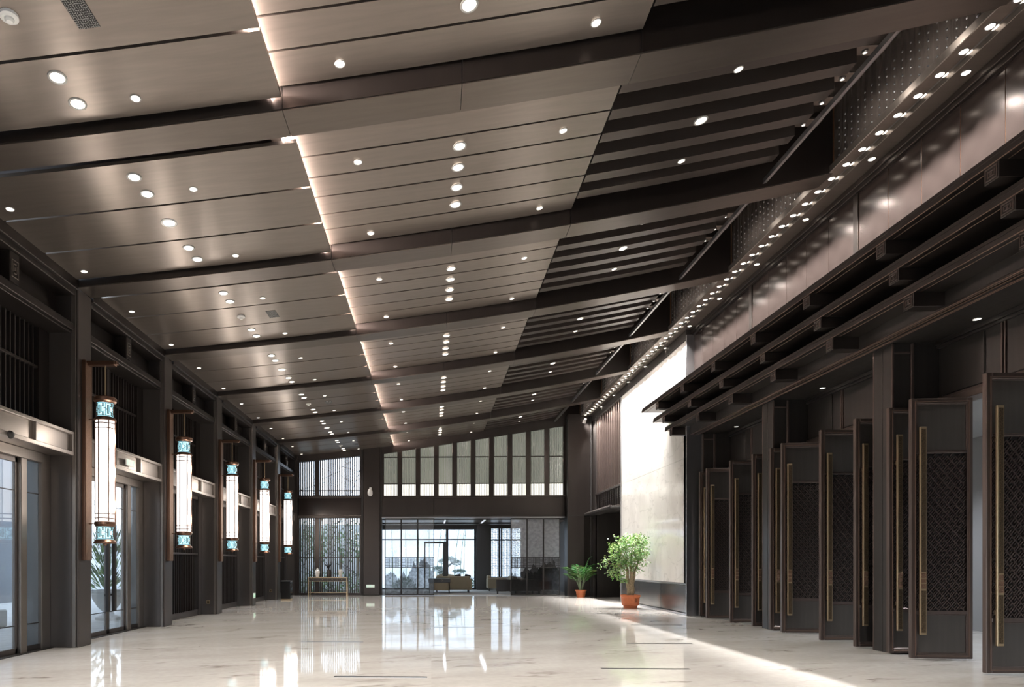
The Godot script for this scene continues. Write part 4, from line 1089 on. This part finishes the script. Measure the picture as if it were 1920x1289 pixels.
	# planting beyond the slatted end window
	for i in 6:
		var o := thing("garden_tree", "slim leafy garden tree beyond the slatted end window, %s from the corner" % ORD[i], "tree", rd(-6.6 + i * 0.62, -0.02, [27.3, 28.6, 29.9][i % 3]), 0.0, "trees beyond the slatted end window")
		put("trunk", G.new().tube([Vector3(0, 0, 0), Vector3(0.06, 1.3, 0), Vector3(0.0, 2.6, 0.05), Vector3(0.1, 4.2, 0)], [0.05, 0.045, 0.035, 0.015], 7), M.bark, o)
		var g := G.new()
		for k in 520:
			var q := Vector3(rng.randfn(), rng.randfn(), rng.randfn()).normalized() * pow(rng.randf(), 0.4)
			var low := k % 3 == 0
			var at := Vector3(q.x * 0.6, 0.45 + q.y * 0.45, q.z * 0.4) if low else Vector3(q.x * 0.6, 2.6 + q.y * 1.3, q.z * 0.5)
			leaf(g, at, q + Vector3(0, -0.3, 0), 0.15, 0.07, green(0.9, 1))
		put("foliage", g, M.leaf, o)
	# planter and urn in front of the doors
	for i in 2:
		var o := thing("stone_urn", ["pale footed stone urn with leafy plant outside the second glass doors", "pale footed stone urn farther along the porch"][i], "planter", rd([-7.5, -8.0][i], -0.02, [14.6, 18.2][i]), 0.0, "stone urns on the porch")
		put("bowl", G.new().lathe(Vector3.ZERO, [[0.0, 0.0], [0.26, 0.0], [0.28, 0.06], [0.14, 0.12], [0.12, 0.2], [0.22, 0.3], [0.34, 0.5], [0.36, 0.62], [0.40, 0.66], [0.40, 0.70], [0.33, 0.70], [0.3, 0.62], [0.0, 0.62]], 24), M.paving, o)
		var g := G.new()
		for k in 420:
			var q := Vector3(rng.randfn(), absf(rng.randfn()) * 1.4, rng.randfn()).normalized() * pow(rng.randf(), 0.5)
			leaf(g, Vector3(q.x * 0.55, 0.7 + q.y * 1.3, q.z * 0.55), q + Vector3.UP * 0.3, 0.26, 0.05, green(1, 1))
		put("foliage", g, M.leaf, o)

func build_ceiling_fittings() -> void:
	var warm := Color(1, 0.965, 0.925)
	var ring := G.new().lathe(Vector3.ZERO, [[0.062, -0.004], [0.068, -0.010], [0.082, -0.008], [0.084, 0.0]], 20).mesh()
	var lens := G.new().lathe(Vector3.ZERO, [[0.0, -0.005], [0.063, -0.005]], 20).mesh()
	var ring_s := G.new().lathe(Vector3.ZERO, [[0.042, -0.004], [0.046, -0.007], [0.052, -0.006], [0.053, 0.0]], 16).mesh()
	var lens_s := G.new().lathe(Vector3.ZERO, [[0.0, -0.0045], [0.043, -0.0045]], 16).mesh()
	var zones := [
		[-3.45, 0.90, 0.10, "L", "first downlight of the front pair in the left panels"], [-3.45, 1.24, 0.10, "L", "second downlight of the front pair in the left panels"],
		[-3.45, 2.57, 0.10, "L", "first downlight of the rear pair in the left panels"], [-3.45, 2.91, 0.10, "L", "second downlight of the rear pair in the left panels"],
		[-2.885, 1.25, 0.10, "S", "small lamp beside the front pair, towards the lit cove"], [-5.165, 1.25, 0.10, "S", "small lamp by the side wall, front panel"],
		[-2.885, 2.93, 0.10, "S", "small lamp beside the rear pair, towards the lit cove"], [-5.165, 2.93, 0.10, "S", "small lamp by the side wall, rear panel"],
		[0.34, 1.28, 0.20, "L", "first of four downlights in the central file"], [0.34, 1.69, 0.20, "L", "second of four downlights in the central file"], [0.34, 2.12, 0.20, "L", "third of four downlights in the central file"], [0.34, 2.53, 0.20, "L", "fourth of four downlights in the central file"],
		[-0.885, 1.30, 0.20, "S", "small lamp near the lit cove, front panel"], [1.577, 1.30, 0.20, "S", "small lamp near the slats, front panel"],
		[-0.885, 2.97, 0.20, "S", "small lamp near the lit cove, rear panel"], [1.577, 2.97, 0.20, "S", "small lamp near the slats, rear panel"],
		[3.40, 0.80, 0.21, "S", "small lamp under the first slat"], [3.32, 1.60, 0.21, "L", "larger lamp under the middle slats"], [3.40, 2.42, 0.21, "S", "small lamp under the last slats"]]
	for b in range(-3, 6):
		var d: float = BEAM0 + BAY * b
		for z in zones:
			var x: float = z[0]
			if b < -1 and z[3] == "S": continue
			var o := thing("downlight" if z[3] == "L" else "small_downlight", "%s, %s" % [z[4], "%s ceiling bay from the viewer" % ORD[b + 1] if b >= -1 else ("bay right above the viewer" if b == -2 else "bay behind the viewer")], "downlight", rd(x, roof(x) + z[2], d + z[1]), 0.0, "recessed ceiling downlights")
			o.rotation.z = atan(roof_slope(x))
			put("ring", ring if z[3] == "L" else ring_s, M.grey_plastic, o)
			put("lens", lens if z[3] == "L" else lens_s, M.lamp if z[3] == "L" else M.lamp_small, o)
			if z[3] == "L":
				var zone_power: float = 4.0 if x < -2.0 else (4.2 if x < 2.0 else 16.0)
				var dimmed: float = 1.9 if b < -1 else ([1.4, 0.9, 0.75, 0.6, 0.6, 0.6, 0.6][b + 1])
				spot(o, Vector3(0, -0.03, 0), zone_power * dimmed, 42.0, warm, 0.06, Vector3.DOWN, 0.8)
		if b < -1: continue
		# fitting in the middle of the left panels
		var mid := rd(-3.455, roof(-3.455) + 0.10, d + 1.9)
		var o2: Node3D
		if b % 2 == 0:
			o2 = thing("ceiling_speaker", "round white-rimmed ceiling speaker in the middle left panel, %s ceiling bay from the viewer" % ORD[b + 1], "speaker", mid, 0.0, "ceiling speakers")
			put("rim", G.new().lathe(Vector3.ZERO, [[0.075, -0.006], [0.085, -0.012], [0.10, -0.01], [0.104, 0.0]], 24), M.white, o2)
			put("grille", G.new().lathe(Vector3.ZERO, [[0.0, -0.006], [0.077, -0.006]], 24), M.lamp_small, o2)  # the speaker is no lamp, its brightness is put in as glow
		else:
			o2 = thing("smoke_detector", "white smoke detector in the middle left panel, %s ceiling bay from the viewer" % ORD[b + 1], "smoke detector", mid, 0.0, "smoke detectors")
			put("base", G.new().lathe(Vector3.ZERO, [[0.0, -0.03], [0.055, -0.03], [0.07, -0.022], [0.072, 0.0]], 20), M.white, o2)
			put("sensor", G.new().lathe(Vector3.ZERO, [[0.0, -0.06], [0.025, -0.058], [0.035, -0.045], [0.037, -0.03]], 16), M.white, o2)
			var gr := thing("ceiling_grille", "dark speckled rectangular grille beside the smoke detector, %s ceiling bay from the viewer" % ORD[b + 1], "grille", rd(-2.89, roof(-2.89) + 0.10, d + 1.95), 0.0, "ceiling grilles")
			gr.rotation.z = atan(roof_slope(-2.89))
			put("plate", G.new().rb(-0.09, 0.09, -0.004, 0.0, -0.155, 0.155), M.black, gr)
			var gg := G.new()
			for i in 9:
				for k in 15:
					var a := rng.randf_range(0, PI)
					var p := Vector3(-0.08 + i * 0.02, -0.005, -0.145 + k * 0.0207)
					gg.bar(p - Vector3(cos(a), 0, sin(a)) * 0.009, p + Vector3(cos(a), 0, sin(a)) * 0.009, 0.004, 0.003)
			put("grate", gg, M.grey_plastic, gr)
		o2.rotation.z = atan(roof_slope(-3.455))
		# twin spotlights in the slot beyond the slats
		for k in 5:
			var t := thing("twin_spotlight", "%s twin spotlight plate in the dark slot, %s ceiling bay from the viewer" % [ORD[k], ORD[b + 1]], "spotlight", rd(5.25, 7.40, d + 0.98 + k * 0.42), 0.0, "twin spotlights in the slot")
			put("plate", G.new().rb(-0.28, 0.14, 0.0, 0.03, -0.075, 0.075, 0.01).rb(-0.30, -0.26, -0.02, 0.65, -0.06, 0.06, 0.006), M.beam, t)
			for s in [-0.09, 0.05]:
				var h := put("lamp_head", G.new().lathe(Vector3(s, 0, 0), [[0.022, -0.03], [0.034, -0.02], [0.036, 0.0]], 12), M.steel, t)
				put("lens", G.new().lathe(Vector3(s, 0, 0), [[0.0, -0.022], [0.024, -0.022]], 12), M.lamp, h)
			if k == 1 or k == 3:
				spot(t, Vector3(0.0, -0.06, 0), 0.45, 66.0, warm, 0.03, Vector3(1.0, -0.6, 0.0))
	# wall-wash rows in the soffit
	var dense := "%s lamp from the viewer in the close row under the bright soffit"
	var dense2 := "%s half-hidden lamp from the viewer inside the soffit groove"
	for i in 58:
		var d := 6.04 + 0.338 * i
		var o := thing("soffit_downlight", dense % count_word(i), "downlight", rd(5.96, 7.03, d), 0.0, "close row of soffit downlights")
		put("ring", ring_s, M.steel, o)
		put("lens", lens_s, M.lamp, o)
		spot(o, Vector3(0, -0.03, 0), 15.0, 33.0, Color(1, 0.98, 0.96), 0.03, Vector3(0.22, -1, 0), 0.6)
		var o2 := thing("groove_lamp", dense2 % count_word(i), "downlight", rd(6.085, 7.10, d + 0.1), 0.0, "lamps in the soffit groove")
		put("lens", lens_s, M.lamp_small, o2)
	for i in 12:
		var o := thing("soffit_spot", "%s of the widely spaced lamps along the outer soffit strip" % ORD[i], "downlight", rd(6.24, 7.03, 6.11 + 1.5993 * i), 0.0, "wide row of soffit lamps")
		put("ring", ring_s, M.steel, o)
		put("lens", lens_s, M.lamp, o)
		spot(o, Vector3(0, -0.03, 0), 0.3, 30.0, Color(1, 0.95, 0.9), 0.03)
	for i in 3:
		var o := thing("eave_downlight", ["recessed downlight over the nearest open doors", "recessed downlight over the middle doors of the row", "recessed downlight over the doors next to the marble wall"][i], "downlight", rd(7.06, 4.46, 8.55 + 3.27 * i), 0.0, "downlights under the eaves")
		put("ring", ring_s, M.grey_plastic, o)
		put("lens", lens_s, M.lamp_small, o)
		spot(o, Vector3(0, -0.03, 0), 0.35, 40.0, warm, 0.05)

func build_plants() -> void:
	# ficus with three twisted stems
	var t := thing("potted_tree", "bushy green tree with three pale stems in a large terracotta pot", "potted tree", rd(5.72, 0, 18.62))
	var pot := put("pot", G.new().lathe(Vector3.ZERO, [[0.0, 0.0], [0.185, 0.0], [0.195, 0.07], [0.235, 0.10], [0.255, 0.32], [0.275, 0.335], [0.275, 0.385], [0.25, 0.39], [0.24, 0.33], [0.0, 0.33]], 40), M.terracotta, t)
	put("soil", G.new().lathe(Vector3.ZERO, [[0.0, 0.345], [0.243, 0.335]], 24), M.soil, pot)
	# faint brushed characters on the pot
	var ink := G.new()
	for s in [[0.20, 0.24, 0.26, 0.20], [0.24, 0.28, 0.24, 0.17], [0.30, 0.26, 0.36, 0.26], [0.33, 0.29, 0.33, 0.18], [0.30, 0.21, 0.37, 0.19], [0.41, 0.27, 0.47, 0.22], [0.44, 0.28, 0.43, 0.18], [0.41, 0.21, 0.48, 0.21]]:
		var r := 0.253
		ink.bar(Vector3(sin(s[0]) * r, s[1], cos(s[0]) * r), Vector3(sin(s[2]) * r, s[3], cos(s[2]) * r), 0.006, 0.004, Vector3.BACK)
	put("brush_marks", ink, M.soil, pot)
	var stems := G.new()
	stems.tube([Vector3(0, 0.33, 0), Vector3(0.01, 0.55, 0), Vector3(-0.02, 0.72, 0)], [0.10, 0.11, 0.115], 12)
	stems.tube([Vector3(-0.05, 0.62, 0), Vector3(-0.09, 0.85, 0.02), Vector3(-0.08, 1.1, 0.0), Vector3(-0.2, 1.5, 0.0)], [0.07, 0.05, 0.04, 0.02], 9)
	stems.tube([Vector3(0.0, 0.62, 0.03), Vector3(0.02, 0.9, 0.06), Vector3(0.0, 1.15, 0.04), Vector3(0.03, 1.6, 0.0)], [0.07, 0.055, 0.045, 0.02], 9)
	stems.tube([Vector3(0.04, 0.62, -0.02), Vector3(0.10, 0.85, -0.02), Vector3(0.13, 1.08, -0.02), Vector3(0.3, 1.5, 0.0)], [0.06, 0.045, 0.035, 0.015], 9)
	stems.tube([Vector3(-0.08, 1.05, 0), Vector3(-0.35, 1.25, 0.05), Vector3(-0.65, 1.28, 0.05)], [0.025, 0.018, 0.008], 7)
	put("trunk", stems, M.bark, t)
	var g := G.new()
	var lobes := []
	for k in 95:
		var q := Vector3(rng.randfn(), rng.randfn(), rng.randfn()).normalized() * pow(rng.randf(), 0.3)
		lobes.append([clampf(-0.06 + q.x * 0.60, -0.8, 0.36), 1.70 + q.y * 0.44, 0.12 + q.z * 0.45, 30])
	for k in 16:
		lobes.append([rng.randf_range(-0.5, 0.35), rng.randf_range(1.05, 1.3), rng.randf_range(-0.1, 0.4), 26])
	for k in 9:
		lobes.append([-0.42 + rng.randfn() * 0.13, 1.0 + rng.randfn() * 0.10, 0.15, 26])
	for k in 7:
		lobes.append([-0.62 - k * 0.035, 1.42 - k * k * 0.006, 0.1, 16])
	for lb in lobes:
		var base := rng.randf_range(0.75, 1.35)
		for k in lb[3]:
			var q := Vector3(rng.randfn(), rng.randfn() * 0.8, rng.randfn()) * 0.062
			var p := Vector3(minf(lb[0] + q.x, 0.46), lb[1] + q.y, lb[2] + q.z)
			leaf(g, p, Vector3(q.x * 12, -0.55, q.z * 12) + Vector3(rng.randf_range(-.6, .6), 0, rng.randf_range(-.6, .6)), rng.randf_range(0.055, 0.08), rng.randf_range(0.034, 0.046), Color(0.13 + rng.randf() * 0.10, 0.24 + rng.randf() * 0.14, 0.07 + rng.randf() * 0.05) * base)
	put("foliage", g, M.leaf, t)
	# areca palm
	var a := thing("potted_palm", "arching green palm in a small terracotta pot by the dark column", "potted palm", rd(5.66, 0, 24.45))
	var pot2 := put("pot", G.new().lathe(Vector3.ZERO, [[0.0, 0.0], [0.15, 0.0], [0.155, 0.03], [0.185, 0.23], [0.215, 0.24], [0.215, 0.285], [0.19, 0.285], [0.18, 0.24], [0.0, 0.24]], 32), M.terracotta, a)
	put("soil", G.new().lathe(Vector3.ZERO, [[0.0, 0.25], [0.182, 0.245]], 20), M.soil, pot2)
	for f in 19:
		var ang := TAU * f / 19.0 + rng.randf_range(-0.2, 0.2)
		var out := Vector3(cos(ang), 0, sin(ang) * 0.8)
		var tall := rng.randf_range(0.75, 1.25); var reach := rng.randf_range(0.35, 0.72)
		if out.z < -0.3: reach *= 0.55
		if out.x > 0.5: reach = minf(reach, 0.45)
		if f == 5: tall = 1.55; reach = 0.3; out = Vector3(0.9, 0, 0.3)
		var start := out * 0.06 + Vector3(0, 0.25, 0)
		var pts := []; var rad := []
		for k in 9:
			var s := k / 8.0
			pts.append(start + out * reach * pow(s, 1.4) + Vector3.UP * (tall * (1.45 * s - 0.62 * s * s)))
			rad.append(0.009 * (1 - s * 0.8))
		var fr := put("stalk", G.new().tube(pts, rad, 5), M.bamboo, a)
		var lg := G.new()
		var col := Color(0.03 + rng.randf() * 0.05, 0.09 + rng.randf() * 0.1, 0.025 + rng.randf() * 0.02)
		for k in 44:
			var s := lerpf(0.35, 1.0, k / 44.0)
			var i := mini(int(s * 8), 7)
			var p: Vector3 = (pts[i] as Vector3).lerp(pts[i + 1], s * 8 - i)
			var fw: Vector3 = ((pts[i + 1] as Vector3) - (pts[i] as Vector3)).normalized()
			var sd := fw.cross(Vector3.UP).normalized() * (1 if k % 2 == 0 else -1)
			leaf(lg, p, sd * 0.9 + fw * 0.75 + Vector3.DOWN * 0.35, lerpf(0.30, 0.14, absf(s - 0.55) * 1.8), 0.024, col * rng.randf_range(0.8, 1.3))
		put("leaflets", lg, M.leaf, fr)

func exit_sign(label: String, at: Vector3, basis_: Basis, w: float, h: float) -> void:
	var o := thing("exit_sign", label, "exit sign", at, 0.0, "exit signs")
	o.basis = basis_
	put("case", G.new().rb(-w / 2, w / 2, -h / 2, h / 2, 0.0, 0.02, 0.003), M.white, o)
	var p := put("panel", G.new().rb(-w / 2 + 0.01, w / 2 - 0.01, -h / 2 + 0.01, h / 2 - 0.01, -0.003, 0.0), M.exit_white, o)
	var g := G.new()
	var u := h * 0.1
	g.lathe(Vector3(u * 0.6, u * 2.4, 0.004), [[0.0, 0.002], [u * 0.75, 0.0]], 10, Basis(Vector3.RIGHT, PI / 2))
	for s in [[0.4, 1.4, -0.2, -0.5], [0.4, 1.2, 1.8, 0.6], [0.3, 1.2, -1.2, 0.8], [-0.2, -0.5, 1.0, -1.4], [1.0, -1.4, 0.8, -3.0], [-0.2, -0.5, -0.8, -1.8], [-0.8, -1.8, -2.0, -1.9]]:
		g.bar(Vector3(s[0] * u, s[1] * u, 0.004), Vector3(s[2] * u, s[3] * u, 0.004), u * 0.7, 0.003, Vector3.BACK)
	g.rb(-w * 0.40, -w * 0.36, -h * 0.33, h * 0.33, -0.006, -0.003).rb(w * 0.36, w * 0.40, -h * 0.33, h * 0.33, -0.006, -0.003)
	put("running_figure", g, M.exit_green, p)

func socket(label: String, at: Vector3) -> void:
	var o := thing("wall_socket", label, "socket", at, 0.0, "sockets on the pillar sides")
	put("plate", G.new().rb(-0.043, 0.043, -0.043, 0.043, 0.0, 0.01, 0.003), M.gold, o)
	put("insert", G.new().rb(-0.03, 0.03, -0.03, 0.03, -0.002, 0.0), M.gold_dark, o)

func build_small_things() -> void:
	exit_sign("lit exit sign on the head box above the second glass doors", rd(-5.46, 3.12, 11.44), Basis(Vector3.UP, PI / 2), 0.30, 0.12)
	exit_sign("lit exit sign low on the fourth lantern's pillar", rd(-5.415, 0.30, 6.6375 + BAY * 4), Basis(Vector3.UP, PI / 2), 0.22, 0.16)
	exit_sign("wide lit exit sign low on the far bronze column", rd(-2.42, 0.375, 25.46), Basis.IDENTITY, 0.33, 0.12)
	socket("small brass socket on the pillar side below the second lantern", rd(-5.64, 0.31, BEAM0 + BAY * 3 - 0.012))
	socket("small dim socket on the pillar side below the fourth lantern", rd(-5.66, 0.32, BEAM0 + BAY * 5 - 0.012))
	# console table with vases
	var c := thing("console_table", "slim console table with dark drawers and gold frame under the slatted window", "table", rd(-4.0, 0, 24.75))
	put("tabletop", G.new().rb(-0.76, 0.76, 0.72, 0.75, -0.19, 0.19, 0.004), M.gold, c)
	for k in 4:
		var dr := put("drawer", G.new().rb(-0.74 + k * 0.37, -0.375 + k * 0.37, 0.60, 0.715, -0.18, 0.18, 0.004), M.dark_wood, c)
		put("knob", G.new().lathe(Vector3(-0.5575 + k * 0.37, 0.66, 0.18), [[0.0, 0.02], [0.012, 0.016], [0.008, 0.0]], 10, Basis(Vector3.RIGHT, PI / 2)), M.gold, dr)
	put("rail", G.new().rb(-0.75, 0.75, 0.585, 0.60, -0.185, 0.185), M.gold, c)
	for s in [[-0.74, -0.17], [0.74, -0.17], [-0.74, 0.17], [0.74, 0.17]]:
		put("leg", G.new().rb(s[0] - 0.014, s[0] + 0.014, 0.0, 0.72, s[1] - 0.014, s[1] + 0.014, 0.002), M.gold, c)
	put("stretcher", G.new().rb(-0.74, 0.74, 0.14, 0.16, -0.012, 0.012).rb(-0.745, -0.735, 0.14, 0.16, -0.17, 0.17).rb(0.735, 0.745, 0.14, 0.16, -0.17, 0.17), M.gold, c)
	var v1 := thing("lidded_vase", "white shouldered vase nearest the wall on the console table", "vase", rd(-4.42, 0.75, 24.75))
	put("body", G.new().lathe(Vector3.ZERO, [[0.0, 0.0], [0.06, 0.0], [0.07, 0.05], [0.10, 0.18], [0.09, 0.25], [0.05, 0.29], [0.045, 0.31]], 24), M.ceramic, v1)
	put("lid", G.new().lathe(Vector3.ZERO, [[0.055, 0.305], [0.05, 0.325], [0.015, 0.34], [0.018, 0.36], [0.0, 0.37]], 20), M.ceramic, v1)
	var v2 := thing("branch_vase", "dark vase holding black bare branches, middle of the console table", "vase", rd(-3.98, 0.75, 24.75))
	put("body", G.new().lathe(Vector3.ZERO, [[0.0, 0.0], [0.07, 0.0], [0.085, 0.1], [0.075, 0.24], [0.06, 0.28], [0.07, 0.30]], 20), M.dark_wood, v2)
	var br := G.new()
	for k in 13:
		var an := TAU * k / 13.0 + rng.randf_range(-.2, .2)
		var l := rng.randf_range(0.12, 0.22)
		var q := Vector3(cos(an) * l, 0.30 + rng.randf_range(0.18, 0.34), sin(an) * l * 0.6)
		br.tube([Vector3(0, 0.26, 0), Vector3(cos(an) * l * 0.3, 0.42, sin(an) * l * 0.2), q], [0.012, 0.011, 0.003], 5)
		br.tube([Vector3(cos(an) * l * 0.3, 0.42, sin(an) * l * 0.2), q + Vector3(rng.randf_range(-.08, .08), -0.04, 0)], [0.008, 0.002], 5)
	put("branches", br, M.black, v2)
	var v3 := thing("tapered_vase", "pale tapered vase on the console table, next to the far column", "vase", rd(-3.52, 0.75, 24.75))
	put("body", G.new().lathe(Vector3.ZERO, [[0.0, 0.0], [0.05, 0.0], [0.06, 0.06], [0.095, 0.22], [0.09, 0.26], [0.05, 0.285], [0.055, 0.31], [0.04, 0.31]], 24), M.ceramic, v3)
	# waste bin
	var bin := thing("waste_bin", "square black marble waste bin with gold base band by the last pillar", "waste bin", rd(-5.05, 0, 22.2))
	put("body", G.new().rb(-0.17, 0.17, 0.05, 0.66, -0.17, 0.17, 0.006), M.black_marble, bin)
	put("base_band", G.new().rb(-0.165, 0.165, 0.0, 0.05, -0.165, 0.165), M.gold, bin)
	put("top_plate", G.new().rb(-0.172, 0.172, 0.66, 0.68, -0.172, 0.172, 0.004), M.steel, bin)
	put("opening", G.new().rb(0.171, 0.174, 0.45, 0.58, -0.10, 0.10), M.black, bin)
	# camera dome, spotlight, door sensor
	var cm := thing("security_camera", "white dome security camera on the far bronze column", "camera", rd(-2.42, 4.10, 25.46))
	put("mount", G.new().rb(-0.05, 0.05, 0.06, 0.22, 0.0, 0.05, 0.01).rb(-0.03, 0.03, 0.12, 0.16, -0.16, 0.02, 0.008), M.white, cm)
	put("dome", G.new().lathe(Vector3(0, 0, 0.12), [[0.0, -0.15], [0.06, -0.135], [0.095, -0.09], [0.105, -0.03], [0.10, 0.05], [0.07, 0.13], [0.0, 0.15]], 20), M.white, cm)
	var sp := thing("wall_spotlight", "white adjustable spotlight high on the corner column, casting a long shadow", "spotlight", rd(5.93, 6.70, 25.13))
	put("arm", G.new().tube([Vector3(0, 0.08, -0.02), Vector3(0, 0.10, 0.10)], [0.02, 0.02], 8), M.white, sp)
	put("head", G.new().tube([Vector3(-0.02, 0.02, 0.10), Vector3(0.03, 0.18, 0.16)], [0.07, 0.05], 16), M.white, sp)
	var sensor := thing("door_sensor", "black oval motion sensor on the head box above the nearest doors", "sensor", rd(-5.47, 2.97, 8.12))
	put("shell", G.new().lathe(Vector3.ZERO, [[0.0, 0.05], [0.03, 0.045], [0.05, 0.02], [0.055, 0.0]], 16, Basis(Vector3.BACK, -PI / 2)), M.black, sensor)

func count_word(i: int) -> String:
	var tens := ["", "", "twent", "thirt", "fort", "fift"]
	var teens := ["tenth", "eleventh", "twelfth", "thirteenth", "fourteenth", "fifteenth", "sixteenth", "seventeenth", "eighteenth", "nineteenth"]
	if i < 9: return ORD[i]
	var n := i + 1
	if n < 20: return teens[n - 10]
	if n % 10 == 0: return tens[n / 10] + "ieth"
	return tens[n / 10] + "y-" + ORD[n % 10 - 1]
